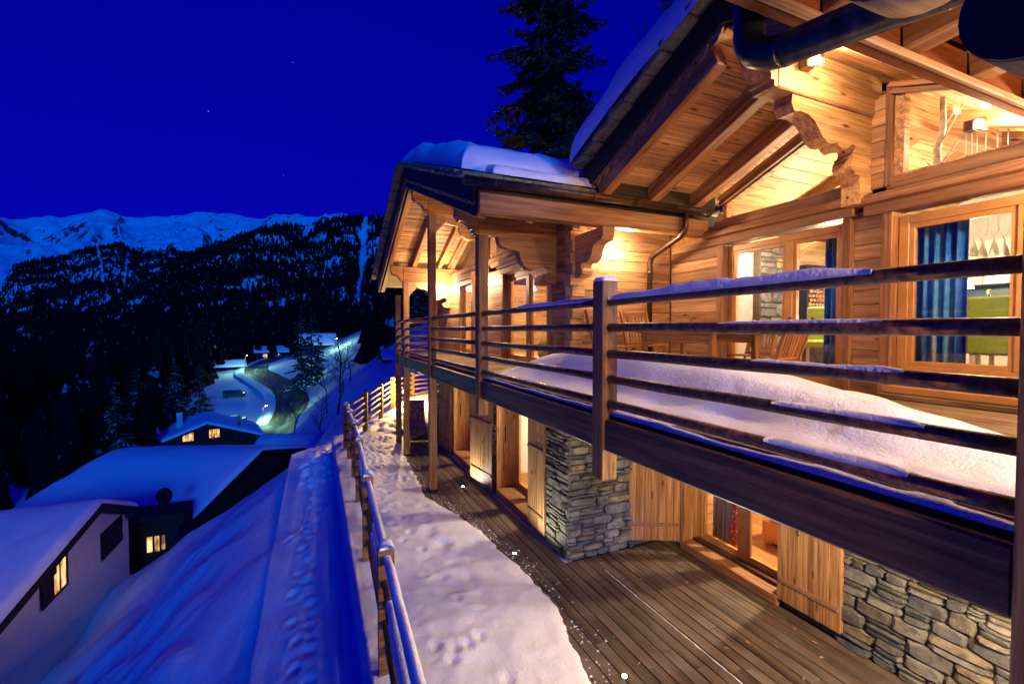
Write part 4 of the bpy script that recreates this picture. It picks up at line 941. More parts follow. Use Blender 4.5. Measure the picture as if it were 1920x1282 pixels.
# ridge purlin with stepped nose, corbel below
abox('ridge_beam', (3.62, XF + .1), (RID - .11, RID + .11), (5.20, 5.60), M_SOFFIT, CH, None, .012)
prism('beam_nose', [(0, .0), (0, .40), (-.16, .40), (-.16, .30), (-.19, .27), (-.17, .20), (-.12, .13), (-.08, .09), (-.08, .05), (-.04, .05), (-.04, 0)], .218, M_SOFFIT, CH, Matrix.Translation((3.618, RID, 5.20)))
prism('corbel', [(3.84, 5.198), (3.83, 5.12), (3.87, 5.05), (3.95, 5.07), (4.05, 5.06), (4.14, 5.02), (4.20, 4.96), (4.25, 4.90), (4.33, 4.855), (4.41, 4.86), (4.46, 4.885), (4.49, 4.85), (4.545, 4.83), (4.60, 4.84), (4.64, 4.865), (4.67, 4.89), (4.71, 4.90), (4.745, 4.88), (4.755, 4.845), (4.735, 4.81), (4.70, 4.80), (4.70, 4.765), (4.675, 4.74), (4.67, 4.69), (4.70, 4.655), (4.74, 4.65), (4.74, 4.62), (4.82, 4.62), (4.82, 4.36), (5.02, 4.36), (5.02, 5.198)], .17, M_SOFFIT, CH, Matrix.Translation((0, RID, 0)))
# ---- wing roof ------------------------------------------------------
XB = 1.62; nN = Vector((0, -.36, 1)).normalized(); nF = Vector((0, .40, 1)).normalized(); YE0, YE1 = 4.76, 13.2
WR = slope_slab('roof', XB + .04, 9, YE0, zw(YE0) - .32, 8.9, zw(8.9) - .32, .25, M_BARGE, CH); WRF = slope_slab('roof', XB + .04, 9, YE1, zw(YE1) - .32, 8.9, zw(8.9) - .32, .25, M_BARGE, CH)
n = 26
for i in range(n):
    y0 = YE0 + .06 + (8.9 - YE0 - .06) * (i + .5) / n; bar('soffit_board', (XB + .05, y0, zw(y0) - .332), (XW + .1, y0, zw(y0) - .332), (8.9 - YE0) / n - .003, .02, M_SOFFIT, WR, nN, None, .004)
    y0 = 8.9 + (YE1 - 8.96) * (i + .5) / n; bar('soffit_board', (XB + .05, y0, zw(y0) - .332), (XW + .1, y0, zw(y0) - .332), (YE1 - 8.9) / n - .003, .02, M_SOFFIT, WRF, nF, None, .004)
for x in (XB + .13, 2.35, 3.0):
    bar('rafter', (x, YE0 + .12, zw(YE0 + .12) - .43), (x, 8.9, zw(8.9) - .43), .11, .17, M_BEAM, WR, nN, None, .008); bar('rafter', (x, YE1 - .1, zw(YE1 - .1) - .43), (x, 8.9, zw(8.9) - .43), .11, .17, M_BEAM, WRF, nF, None, .008)
bar('barge_board', (XB, YE0, zw(YE0) - .21), (XB, 8.9, zw(8.9) - .21), .035, .24, M_BARGE, WR, nN); bar('barge_board', (XB, YE1, zw(YE1) - .21), (XB, 8.9, zw(8.9) - .21), .035, .24, M_BARGE, WRF, nF)
bar('barge_board', (XB + .035, YE0, zw(YE0) - .40), (XB + .035, 8.9, zw(8.9) - .40), .03, .17, M_BARGE, WR, nN); bar('barge_board', (XB + .035, YE1, zw(YE1) - .40), (XB + .035, 8.9, zw(8.9) - .40), .03, .17, M_BEAM, WRF, nF)
scallop('scalloped_trim', XB - .005, YE0 + .02, zw(YE0 + .02) - .31, 8.9, zw(8.9) - .31, 26, .07, WR, M_BEAM); scallop('scalloped_trim', XB - .005, YE1 - .02, zw(YE1 - .02) - .31, 8.9, zw(8.9) - .31, 28, .07, WRF, M_BEAM)
random.seed(6); y = YE1 + .1
while y > 8.95:
    y2 = y - random.uniform(.24, .36); bar('slate', (XB - .05, y, zw(y) - .035), (XB - .05, y2 - .03, zw(y2) - .055), .22, random.uniform(.05, .075), M_SLATE, WRF, nF, None, .012); y = y2
y = YE0 - .06
while y < 8.8:
    y2 = y + random.uniform(.24, .36); bar('slate', (XB - .05, y, zw(y) - .035), (XB - .05, y2 + .03, zw(y2) - .055), .22, random.uniform(.05, .075), M_SLATE, WR, nN, None, .012); y = y2
x = XB - .1
for row in range(2):
    x = XB + .06
    while x < 5.0:
        x2 = x + random.uniform(.22, .42); yy = YE0 - .05 + row * .27; bar('slate', (x, yy + .15, zw(yy + .15) - .03 + row * .01), (min(x2, 5.05) - .006, yy + .15, zw(yy + .15) - .03 + row * .01), .34, random.uniform(.035, .055), M_SLATE, WR, nN, None, .008); x = x2
# eave beam, gutter, down pipe
abox('eave_beam', (XB + .03, XF - .02), (4.70, 4.86), (4.42, 4.64), M_BEAM, CH, None, .012)
def gutter(x0, x1, y, z, par, flip=1):
    V = []; F = []; nseg = 10; xs_ = [x0, x1]
    for x in xs_:
        for rr in (.068, .062):
            for k in range(nseg + 1): a = math.pi + math.pi * k / nseg; V.append((x, y + rr * math.cos(a), z + rr * math.sin(a)))
    m = nseg + 1
    for k in range(nseg): F += [[k, k + 1, 2 * m + k + 1, 2 * m + k], [m + k + 1, m + k, 3 * m + k, 3 * m + k + 1], [k, m + k, m + k + 1, k + 1], [2 * m + k + 1, 3 * m + k + 1, 3 * m + k, 2 * m + k]]
    F += [[0, 2 * m, 3 * m, m], [nseg, m + nseg, 3 * m + nseg, 2 * m + nseg]]
    g = meshobj('gutter', V, F, M_ZINC, par, None, True)
    # end stops, brackets
    for x in (x0, x1): meshobj('end_stop', [(x + s, y + .066 * math.cos(math.pi + math.pi * k / nseg), z + .066 * math.sin(math.pi + math.pi * k / nseg)) for s in (-.003, .003) for k in range(m)], [list(range(m)), [m + k for k in range(m)][::-1]] + [[(k + 1) % m, k, m + k, m + (k + 1) % m] for k in range(m)], M_ZINC, g)
    x = x0 + .35
    while x < x1:
        tube('gutter_bracket', [(x, y + .074 * math.cos(math.pi + math.pi * k / 8), z + .074 * math.sin(math.pi + math.pi * k / 8)) for k in range(9)], .008, M_ZINC, g, 6); x += .62
    tube('gutter_bead', [(x0, y - .068, z + .004), (x1, y - .068, z + .004)], .009, M_ZINC, g, 8)
    return g
G1 = gutter(1.44, 5.02, 4.615, 4.735, CH)
abox('leaf_comb', (3.2, 4.98), (4.678, 4.69), (4.735, 4.80), M_IRON, CH)
for i in range(60): x = 3.22 + i * .0295; multi('comb_tooth', [((x, x + .014), (4.66, 4.677), (4.74, 4.80))], M_IRON, G1, None, .001) if i % 2 == 0 else None
dp = tube('down_pipe', [(4.49, 4.615, 4.70), (4.49, 4.615, 4.52), (4.495, 4.64, 4.44), (4.50, 4.72, 4.385), (4.525, 5.24, 4.23), (4.53, 5.32, 4.19), (4.53, 5.35, 4.11), (4.53, 5.35, D)], .04, M_ZINC, CH, 14)
for z in (3.95, 3.1): tube('pipe_collar', [(4.53, 5.35, z), (4.53, 5.35, z + .06)], .046, M_ZINC, dp, 14); 
tube('pipe_clip', [(4.53, 5.35, 3.7), (4.53, 5.46, 3.7)], .012, M_ZINC, dp, 6)
snow_slab('roof_snow', CH, None, XB - .08, 3.75, 4.98, 8.9, 13.2, zw(8.9), .36, .40, .34, 8, step=.07, edge=.8)
snow_slab('roof_snow', CH, None, XB + .2, 3.35, 4.72, 8.9, 9.4, zw(8.9) - .005, .36, .40, .10, 9, step=.06)
snow_slab('roof_snow', CH, None, 3.6, 9.2, 5.7, 8.9, 13.2, zw(8.9), .36, .40, .36, 12, step=.15)
# purlins and their carved braces
def nose(h): return [(0, 0), (0, h), (-.30, h), (-.30, h * .62), (-.26, h * .55), (-.26, h * .47), (-.20, h * .46), (-.14, h * .40), (-.10, h * .30), (-.085, h * .2), (-.05, h * .2), (-.05, h * .08), (-.02, h * .08), (-.02, 0)]
for (yc, zb, zt_) in ((5.987, 4.44, 4.80), (8.922, 5.40, 5.84), (11.72, 4.34, 4.72)):
    abox('purlin', (2.06, XW + .2), (yc - .08, yc + .08), (zb, zt_), M_BEAM, CH, None, .012)
    prism('purlin_nose', nose(zt_ - zb), .158, M_BEAM, CH, Matrix.Translation((2.058, yc, zb)))
    prism('brace', [(XW + .03, 0), (2.36, 0), (2.37, -.07), (2.42, -.13), (2.52, -.165), (2.62, -.17), (2.68, -.20), (2.70, -.27), (2.74, -.36), (2.82, -.42), (2.92, -.44), (3.0, -.42), (3.06, -.385), (3.13, -.37), (3.19, -.40), (3.20, -.46), (3.16, -.50), (3.10, -.50), (3.08, -.55), (3.10, -.60), (3.16, -.62), (XW + .03, -.62)], .13, M_WALL, CH, Matrix.Translation((0, yc, zb - .002)))
    prism('brace', [(2.20, 0), (2.62, 0), (2.56, -.05), (2.50, -.06), (2.42, -.10), (2.36, -.18), (2.30, -.24), (2.25, -.30), (2.215, -.36)], .11, M_WALL, CH, Matrix.Translation((0, yc, zb - .004))) if yc > 7 else None
# braces carrying the eave beam, on the wing's near corner
MBk = Matrix.Translation((XW + .08, YS - .06, 4.42)) @ Matrix.Rotation(math.radians(-90), 4, 'Z')
prism('brace', [(0, 0), (.66, 0), (.66, -.10), (.62, -.16), (.55, -.165), (.47, -.19), (.42, -.25), (.40, -.32), (.35, -.37), (.28, -.40), (.2, -.385), (.16, -.40), (.15, -.45), (.19, -.49), (.18, -.54), (.10, -.57), (0, -.57)], .17, M_WALL, CH, MBk)
# wing glazing
for (a, b, m) in ((6.15, 7.88, (7.0,)), (9.78, 10.62, ())):
    window_x(XW + .05, a, b, D + .05, 4.16, m, .085, .09)
    abox('lintel', (XW - .06, XW + .14), (a - .12, b + .12), (4.18, 4.28), M_TRIM, CH); abox('cornice', (XW - .13, XW + .05), (a - .16, b + .16), (4.281, 4.33), M_TRIM, CH); abox('cornice', (XW - .09, XW + .05), (a - .14, b + .14), (4.331, 4.43), M_TRIM, CH)
    for q in (a - .10, b + .005): abox('jamb', (XW - .045, XW + .14), (q, q + .095), (D + .002, 4.175), M_TRIM, CH)
def zws(y): return zw(y) - .36
poly_window(XW + .02, [(6.1, 4.58), (6.1, zws(6.1) - .14), (8.72, zws(8.72) - .14), (8.72, 4.58)], .05); poly_window(XW + .02, [(9.08, 4.58), (9.08, zws(9.08) - .14), (12.0, zws(12.0) - .14), (12.0, 4.58)], .05)
abox('mullion', (XW - .01, XW + .12), (8.74, 9.06), (4.3, 5.84), M_WALL, CH)
for (a, b) in ((6.0, 8.9), (12.6, 8.9)): bar('rake_trim', (XW - .03, a, zws(a) - .10), (XW - .03, b, zws(b) - .10), .05, .07, M_TRIM, CH)
# carved end panel closing the far end of the balcony
prism('carved_panel', [(0, 0), (.34, 0), (.34, 1.45), (.30, 1.52), (.22, 1.55), (.17, 1.50), (.15, 1.43), (.19, 1.38), (.16, 1.34), (.10, 1.36), (.05, 1.30), (.07, 1.2), (.04, 1.1), (.07, 1.0), (.04, .9), (.07, .8), (.04, .7), (.07, .6), (.04, .5), (.07, .4), (.03, .3), (.05, .2), (0, .1)], .05, M_WALL, CH, Matrix.Translation((2.98, 12.9, D)))
# ---- near wing (its far eave hangs over the right of the view) --------
YN = 1.30
NW = slope_slab('roof', 1.66, 9, YN, 4.62, -3.2, 4.62 + 4.5 * .36, .25, M_BARGE, CH)
abox('eave_beam', (1.38, XF - .02), (YN - .03, YN + .03), (4.42, 4.60), M_RED, CH, None, .01)
abox('eave_trim', (1.32, 4.9), (YN - .062, YN - .032), (4.412, 4.45), M_LOG, CH)
for i in range(12): bar('soffit_board', (1.66, YN - .1 - i * .14, 4.615 + i * .14 * .10), (XF, YN - .1 - i * .14, 4.615 + i * .14 * .10), .137, .02, M_RED, NW, Vector((0, -.10, 1)).normalized(), None, .004)
for x in (1.45, 2.02, 2.60, 3.2, 3.8, 4.4): bar('rafter', (x, YN - .034, 4.53), (x, -1.4, 4.52 + 1.46 * .10), .13, .15, M_BEAM, NW, Vector((0, -.1, 1)).normalized(), None, .008)
gutter(1.2, 4.95, YN + .115, 4.62, CH)
PP = tube('down_pipe', [(1.72, YN + .115, 4.60), (1.72, YN + .115, 4.40), (1.72, YN + .105, 4.355), (1.72, YN + .075, 4.31), (1.72, YN + .03, 4.28), (1.72, YN - .03, 4.26), (1.72, .40, 4.09)], .063, M_PIPE, CH, 24)
tube('pipe_collar', [(1.72, YN - .045, 4.2572), (1.72, YN - .065, 4.2535)], .0655, M_PIPE, PP, 24)
for (x, y, z, r, l_) in ((1.16, .57, 4.045, .17, .14), (1.05, .335, 3.68, .10, .5)):
    lg = tube('log_purlin', [(x, y, z), (x + l_, y, z)], r, M_LOG, CH, 28); tube('log_end', [(x - .012, y, z), (x + .002, y, z)], r * .985, M_LOGEND, lg, 28)

# ---- rooms behind the glass ------------------------------------------
RM = abox('room_floor', (XF + .14, 9.4), (.5, 5.42), (D - .1, D + .01), M_FLOOR, CH)
abox('room_wall', (9.4, 9.55), (.3, 5.6), (D, 6), M_WHITE, CH); abox('room_wall', (XF + .2, 9.4), (5.42, 5.5), (D, 5.6), M_PALE, CH); abox('room_wall', (XF + .2, 9.4), (.3, .45), (D, 5.6), M_SOFFIT, CH)
for i in range(15):
    f = (i + .5) / 15; y0 = 5.4 + (RID - 5.4) * f; bar('ceiling_board', (XF + .26, y0, zrb(y0) + .12), (9.4, y0, zrb(y0) + .12), .18, .02, M_PALE, MR, nrm, None, .004)
    y0 = .4 + (RID - .4) * f; bar('ceiling_board', (XF + .26, y0, zrb(y0) + .12), (9.4, y0, zrb(y0) + .12), .165, .02, M_PALE, MR2, Vector((0, -.385, 1)).normalized(), None, .004)
for x in (6.3, 7.6): bar('ceiling_beam', (x, 5.4, zrb(5.4) + .03), (x, RID, zrb(RID) + .03), .16, .16, M_SOFFIT, MR, nrm); bar('ceiling_beam', (x, .45, zrb(.45) + .03), (x, RID, zrb(RID) + .03), .16, .16, M_SOFFIT, MR2, Vector((0, -.385, 1)).normalized())
abox('ridge_beam', (XF + .3, 9.4), (RID - .1, RID + .1), (5.25, 5.5), M_SOFFIT, CH)
# stone hearth
HE = abox('hearth', (6.73, 7.45), (5.26, 5.415), (D, 5.0), M_MORTAR, CH); SW_ = SW; SW = HE; M_S = M_STONE; M_STONE = M_STONEIN
stones((6.73, 5.26, D), (1, 0, 0), .72, 2.3, (0, -1, 0), 8, .13, .24); SW = SW_; M_STONE = M_S
abox('wall_panel', (XF + .3, 6.72), (5.38, 5.418), (D + .02, 4.6), plain('grey_panel', (.30, .26, .26), .6), CH)
# wing room and lower rooms
abox('room_floor', (XW + .2, 8), (5.7, 12.9), (D - .1, D + .01), M_FLOOR, CH); abox('room_wall', (7.9, 8), (5.7, 12.9), (D, 6.0), M_SOFFIT, CH); abox('room_wall', (XW + .2, 7.9), (5.62, 5.70), (D, 5.4), M_WALL, CH); abox('room_wall', (XW + .2, 7.9), (12.75, 12.85), (D, 5.4), M_SOFFIT, CH)
abox('room_floor', (5.3, 8.6), (-.4, 5.4), (ZT - .05, .03), M_FLOOR, CH); abox('room_wall', (8.5, 8.6), (-.4, 5.4), (0, 2.2), M_SOFFIT, CH); abox('room_wall', (5.32, 8.5), (5.36, 5.44), (0, 2.2), M_SOFFIT, CH); abox('room_wall', (5.36, 8.5), (1.0, 1.1), (0, 2.2), M_PLASTER, CH); abox('ceiling', (5.3, 8.6), (-.4, 5.44), (2.2, 2.3), M_SOFFIT, CH)
abox('room_floor', (3.72, 8), (5.8, 12.9), (ZT - .05, .03), M_FLOOR, CH); abox('room_wall', (6.5, 6.6), (5.8, 12.9), (0, 2.2), M_PLASTER, CH); abox('ceiling', (3.6, 8), (5.8, 12.9), (2.2, 2.3), M_SOFFIT, CH); abox('room_wall', (3.8, 6.5), (8.9, 9.0), (0, 2.2), M_PLASTER, CH)
abox('outer_wall', (9.6, 9.7), (-3, 13.2), (ZT, 6), M_PLASTER, CH); abox('outer_wall', (5.4, 9.6), (-3.2, -3.1), (ZT, 6), M_PLASTER, CH)
# ================================================================== RAILING
RZ = [3.367, 3.160, 2.957, 2.757, 2.560]; RXC = XR + .072
RL = thing('balcony_railing', (RXC, 6, D), 'dark round rail balustrade with snow capped top rail along the balcony', 'railing')
for p in PY[:2]:
    po = abox('post', (XR, XR + PS), (p, p + PS), (1.95, 3.53), M_POST, RL, None, .008)
def cap_snow(name, p0, p1, w, h, par, seed, seg=7, step=.05):
    """soft ridge of snow lying on a rail from p0 to p1"""
    p0, p1 = Vector(p0), Vector(p1); L = (p1 - p0).length; n = max(4, int(L / step)); d = (p1 - p0).normalized(); s = d.cross(Vector((0, 0, 1))).normalized(); V = []; F = []
    for i in range(n + 1):
        f = i / n; c = p0.lerp(p1, f); e = min(1, 6 * min(f, 1 - f) + .15) ** .5; k = e * (1 + .30 * noise.noise((f * L * 3.1, seed, 0)) + .22 * noise.noise((f * L * 11, seed, 3))); hh = h * k * (1 + .55 * noise.noise((f * L * 1.7, seed + 5, 2)))
        for j in range(seg + 1):
            a = math.pi * j / seg; V.append(tuple(c + s * (math.cos(a) * w * (.85 + .15 * k)) + Vector((0, 0, math.sin(a) * hh - (.012 if j in (0, seg) else 0)))))
    m = seg + 1
    for i in range(n):
        for j in range(seg): F.append([i * m + j, i * m + j + 1, (i + 1) * m + j + 1, (i + 1) * m + j])
        F.append([i * m + seg, i * m, (i + 1) * m, (i + 1) * m + seg])
    F += [list(range(m)), [n * m + j for j in range(m)][::-1]]
    return meshobj(name, V, F, M_SNOW, par, None, True)
def postcap(x0, x1, y0, y1, z, h, par, mat=M_SNOW):
    xs_ = np.linspace(x0, x1, 9); ys_ = np.linspace(y0, y1, 9); Xg, Yg = np.meshgrid(xs_, ys_); e = np.minimum(np.minimum(Xg - x0, x1 - Xg), np.minimum(Yg - y0, y1 - Yg)); t = np.clip(e / .03, 0, 1)
    return grid('snow_cap', xs_, ys_, z + h * np.sqrt(1 - (1 - t) ** 2), mat, par, z)
postcap(XR - .003, XR + PS + .003, 2.98, 3.131, 3.531, .035, RL)
spans = [(PY[i] + PS - .01, PY[i + 1] + .01) for i in range(5)] + [(-.5, PY[0] + .01)]
random.seed(21)
for (a, b) in spans:
    for k, z in enumerate(RZ):
        j = [random.uniform(-.004, .004) for _ in range(5)]; n = 5
        pts = [(RXC + random.uniform(-.004, .004), a + (b - a) * i / (n - 1), z + j[i]) for i in range(n)]
        tube('rail', pts, [.033 + random.uniform(-.002, .002) for _ in range(n)], M_DARK, RL, 16)
for z in RZ: tube('rail', [(XR + .1, 12.92, z), (2.99, 12.92, z)], .033, M_BEAM, RL, 12)
for (k, a, b, h, w) in ((0, 2.975, 1.14, .042, .036), (0, 4.75, 3.135, .032, .033), (1, 1.92, 1.1, .014, .028), (2, 1.72, 1.02, .020, .030), (3, 1.58, .95, .020, .031), (4, 1.62, 1.0, .022, .031)):
    cap_snow('snow_cap', (RXC, a, RZ[k] + .022), (RXC, b, RZ[k] + .022), w, h, RL, k * 3.3 + a)

# ================================================================== GARDEN FENCE
FP = [(.45, -.1), (.50, 2.05), (.565, 4.16), (.63, 6.32), (.71, 8.52), (.75, 10.03), (.75, 11.45), (.73, 12.49), (1.38, 14.34), (2.06, 16.1), (2.71, 17.68), (3.7, 18.9), (5.1, 19.6)]
FN = thing('garden_fence', (.6, 8, 0), 'rustic five rail timber fence with snow on its rails, bending to the right', 'fence')
def fz(y): return 0 if y < 12.6 else .02 * (y - 12.6)
FZ = [1.10, .90, .72, .53, .32]
for i, (x, y) in enumerate(FP):
    d = Vector((FP[min(i + 1, len(FP) - 1)][0] - FP[max(i - 1, 0)][0], FP[min(i + 1, len(FP) - 1)][1] - FP[max(i - 1, 0)][1], 0)); ang = math.degrees(math.atan2(d.y, d.x)) - 90
    out_ = [(-.07, -.7), (.07, -.7), (.07, 1.17)] + [(.07 * math.cos(a), 1.17 + .065 * math.sin(a)) for a in np.linspace(.25, math.pi - .25, 7)] + [(-.07, 1.17)]
    po = prism('post', out_, .11, M_FENCE, FN, TR(x, y, fz(y), ang))
    if y < 13: cap_snow('snow_cap', Vector((x, y - .06, fz(y) + 1.205)), Vector((x, y + .06, fz(y) + 1.205)), .068, .058, FN, y, 7, .02)
random.seed(8)
for (x0, y0), (x1, y1) in zip(FP[:-1], FP[1:]):
    for k, z in enumerate(FZ):
        sx = random.uniform(-.015, .015); n = 4
        tube('rail', [(x0 + (x1 - x0) * i / 3 + sx, y0 + (y1 - y0) * i / 3, z + fz(y0) + (fz(y1) - fz(y0)) * i / 3 + random.uniform(-.012, .012)) for i in range(n)], .036, M_FENCE, FN, 10)
        if y0 < 12.4 and k < 3:
            f0, f1 = (.04, .97) if k == 0 else ((.06, random.uniform(.4, .75)) if random.random() < .8 else (.3, .8))
            cap_snow('snow_cap', (x0 + (x1 - x0) * f0 + sx, y0 + (y1 - y0) * f0, z + .026), (x0 + (x1 - x0) * f1 + sx, y0 + (y1 - y0) * f1, z + .026), .038, .052 if k == 0 else .035, FN, x0 + k + y0)

# ================================================================== SNOW LYING AROUND
EY = [-3, 2.2, 3.4, 4.38, 5.22, 6.03, 6.84, 7.75, 8.72, 10.2, 11.77, 12.6, 13.4, 14.2, 16]
EX = [1.9, 2.05, 2.26, 2.55, 2.57, 2.49, 2.41, 2.22, 1.97, 2.02, 2.11, 2.3, 2.6, 3.4, 5]
xs = np.linspace(.42, 3.3, 84); ys = np.linspace(-1.5, 14.2, 400); X, Y = np.meshgrid(xs, ys)
e = np.interp(Y, EY, EX) + .07 * fbm(X, Y, 1.1, 61, 2) + .05 * fbm(X, Y, .13, 62, 4); s = e - X
Z = ZT + np.where(s > 0, .04 * (1 - np.exp(-np.clip(s, 0, 9) / .05)) + .085 * np.clip(s, 0, 1.3), s * .5) + .025 * fbm(X, Y, .9, 63, 3) * sstep(0, .3, s) + .010 * fbm(X, Y, .18, 64, 2) * sstep(.05, .3, s)
Z = np.maximum(Z, ZT - .03)
tr = []; y = 3.0; k = 0
while y < 12.5:
    tr.append((1.32 + .16 * math.sin(y * .55) + (.09 if k % 2 else -.09), y)); y += random.uniform(.26, .36) if y > 6 else random.uniform(.5, .8); k += 1
tr += [(random.uniform(.85, 2.0), random.uniform(8.8, 13.6)) for _ in range(90)] + [(1.05, 4.3), (1.22, 4.2), (1.15, 4.05), (1.5, 4.3)]
Z = dents(Z, X, Y, tr, .05, .024)
Z = dents(Z, X, Y, [(random.uniform(1.3, 1.9), random.uniform(4.8, 8.5)) for _ in range(26)], .10, .012)
o = grid('terrace_snow', xs, ys, Z, M_SNOW, None, -.95); tag(o, 'trodden lilac snow between the fence and the timber terrace', 'snow', kind='stuff')
xs = np.linspace(.3, 12, 110); ys = np.linspace(13.9, 26, 110); X, Y = np.meshgrid(xs, ys); Xf = .73 + .464 * (Y - 12.5)
up = .10 + .045 * (Y - 14) + .02 * (X - 2) + .06 * fbm(X, Y, 1.5, 71, 3); wv = sstep(-.9, -.15, X - Xf) * (1 - sstep(19.5, 23.5, Y - .15 * X))
Z = land(X, Y) * (1 - wv) + up * wv - .03; Z = dents(Z, X, Y, [(random.uniform(1.6, 3.5), random.uniform(14, 17)) for _ in range(60)], .12, .07)
tag(grid('garden_snow', xs, ys, Z, M_SNOW, None), 'snow of the garden corner beyond the terrace loungers', kind='structure')
# balcony heap
xs = np.linspace(2.16, 4.6, 90); ys = np.linspace(.3, 6.4, 200); X, Y = np.meshgrid(xs, ys)
hc = np.interp(Y, [.3, .9, 1.3, 1.7, 2.2, 3, 4, 4.8, 5.3, 5.8, 6.3], [.0, .02, .11, .20, .28, .35, .38, .38, .33, .17, .0]); xc = np.interp(Y, [0, 2, 4, 6], [3.05, 3.1, 3.1, 2.9])
wl = .30; wr = np.interp(Y, [0, 1.4, 2.5, 4, 6], [.35, .6, .75, .62, .4])
prof = np.where(X < xc, np.exp(-(np.abs(X - xc) / .36) ** 3.2), np.exp(-(np.abs(X - xc) / wr) ** 2.6))
Z = D - .03 + hc * prof * (1 + .12 * fbm(X, Y, .6, 81, 3)) + (.055 + .03 * fbm(X, Y, .5, 82, 3)) * (.25 + .75 * sstep(2.12, 2.5, X + .12 * fbm(X, Y, .4, 86, 3))) * (1 - sstep(3.2, 3.75, X + .1 * fbm(X, Y, .5, 83))) * sstep(.35, .8, Y) * (1 - sstep(5.9, 6.35, Y)) + .02 * fbm(X, Y, .3, 84, 3) * (hc > .02)
Z += -.06 * np.exp(-(((X - 2.72) / .10) ** 2)) * (Y > 1.6) * (Y < 5.5) * (.6 + .5 * fbm(X, Y, .5, 85, 2))
o = grid('balcony_snow', xs, ys, Z, M_SNOW, None, D - .035); tag(o, 'long soft snow heap lying on the balcony behind the railing', 'snow', kind='stuff')
V = []; F = []; rg = random.Random(31)
for _ in range(420):
    yy = rg.uniform(2.6, 12); xx = float(np.interp(yy, EY, EX)) + abs(rg.gauss(.03, .14)); r = rg.uniform(.004, .015) * (1.3 if rg.random() < .2 else 1); k = len(V)
    for (a, b, c) in ((1, 0, 0), (0, 1, 0), (-1, 0, 0), (0, -1, 0), (.1, .1, 1.0)): V.append((xx + a * r * rg.uniform(.6, 1.3), yy + b * r * rg.uniform(.6, 1.3), ZT + .001 + c * r * .8))
    F += [[k, k + 1, k + 4], [k + 1, k + 2, k + 4], [k + 2, k + 3, k + 4], [k + 3, k, k + 4]]
tag(meshobj('snow_crumbs', V, F, M_SNOW, None, None, True), 'loose snow crumbs scattered on the boards along the snow edge', 'snow', kind='stuff')
V = []; F = []; nS = 70
for i in range(nS + 1):
    f = i / nS; yy = 5.05 - 2.5 * f; w = max(.0012, .006 + .006 * noise.noise((i * .45, 3, 1)) + .004 * noise.noise((i * 1.7, 8, 1))); cx_ = 3.553 + .006 * noise.noise((i * .6, 1, 5))
    V += [(cx_ - w, yy, ZT + .0025), (cx_ + w, yy, ZT + .0025), (cx_ - w * .4, yy, ZT + .006), (cx_ + w * .4, yy, ZT + .006)]
for i in range(nS):
    k = i * 4; q = k + 4; F += [[k, q, q + 2, k + 2], [k + 2, q + 2, q + 3, k + 3], [k + 3, q + 3, q + 1, k + 1]]
tag(meshobj('snow_streak', V, F, M_SNOW), 'thin white snow streak lying along a terrace joint', 'snow', kind='stuff')

# ================================================================== LAMPS
def sconce(loc, nrm, power, label, group='wall sconces', col=(1, .66, .38)):
    t = thing('wall_sconce', loc, label, 'lamp', group); n = Vector(nrm); M = Matrix.Translation(loc) @ Matrix((n.cross(Vector((0, 0, 1))) * -1, n, Vector((0, 0, 1)))).transposed().to_4x4()
    V = []; F = []; K = 10
    for (r, z) in ((.02, -.045), (.07, -.03), (.125, .0), (.15, .03), (.142, .03), (.115, .004), (.06, -.02)):
        for k in range(K + 1): a = math.pi * k / K; V.append((r * math.cos(a), r * math.sin(a), z))
    for i in range(6):
        for k in range(K): F.append([i * 11 + k, i * 11 + k + 1, (i + 1) * 11 + k + 1, (i + 1) * 11 + k])
    meshobj('shade', V, F, M_LAMP, t, M, True)
    multi('backplate', [((-.05, .05), (0, .012), (-.06, .03))], M_WHITE, t, M)
    lamp('sconce_light', Vector(loc) + n * .30 + Vector((0, 0, .10)), power, col, .07, t)
    return t
sconce((3.95, 5.445, 4.20), (0, -1, 0), 10, 'glowing wall sconce on the boards beside the down pipe')
sconce((XW - .005, 11.25, 4.12), (-1, 0, 0), 17, 'glowing wall sconce under the far end of the wing roof')
sconce((XW - .005, 8.9, 4.05), (-1, 0, 0), 11, 'added wall sconce, kept hidden behind the wing posts to brighten the facade')  # added lamp, out of sight behind a post, to lift the dark wing facade
sconce((4.45, .515, 4.15), (0, 1, 0), 26, 'assumed wall sconce, out of view, on the near wing wall above the right end of the railing')  # assumed lamp outside the view, inferred from warm light on the post faces
sconce((3.9, .52, 1.75), (0, 1, 0), 74, 'assumed low wall sconce, out of view, lighting the terrace boards from the right', col=(1, .76, .47))  # assumed lamp outside the view, added to light the terrace and its snow
sconce((6.40, 5.378, 4.12), (0, -1, 0), 4, 'wall sconce seen inside through the left window pane')
t = thing('assumed_lantern', (1.82, -1.7, 4.0), 'assumed warm lantern, out of view under the near wing roof, lighting posts and snow', 'lamp')  # assumed lamp behind the camera, added to warm the posts, rails and snow
tube('chain', [(1.82, -1.7, 4.12), (1.82, -1.7, 4.75)], .008, M_IRON, t, 6); tube('glass', [(1.82, -1.7, 3.92), (1.82, -1.7, 4.08)], .06, M_LAMP, t, 10); tube('hood', [(1.82, -1.7, 4.08), (1.82, -1.7, 4.13)], [.10, .03], M_IRON, t, 12)
lamp('assumed_lantern_light', (1.82, -1.7, 3.86), 62, (1, .64, .36), .07, t, 'SPOT', (.57, .82, -.26), 104)
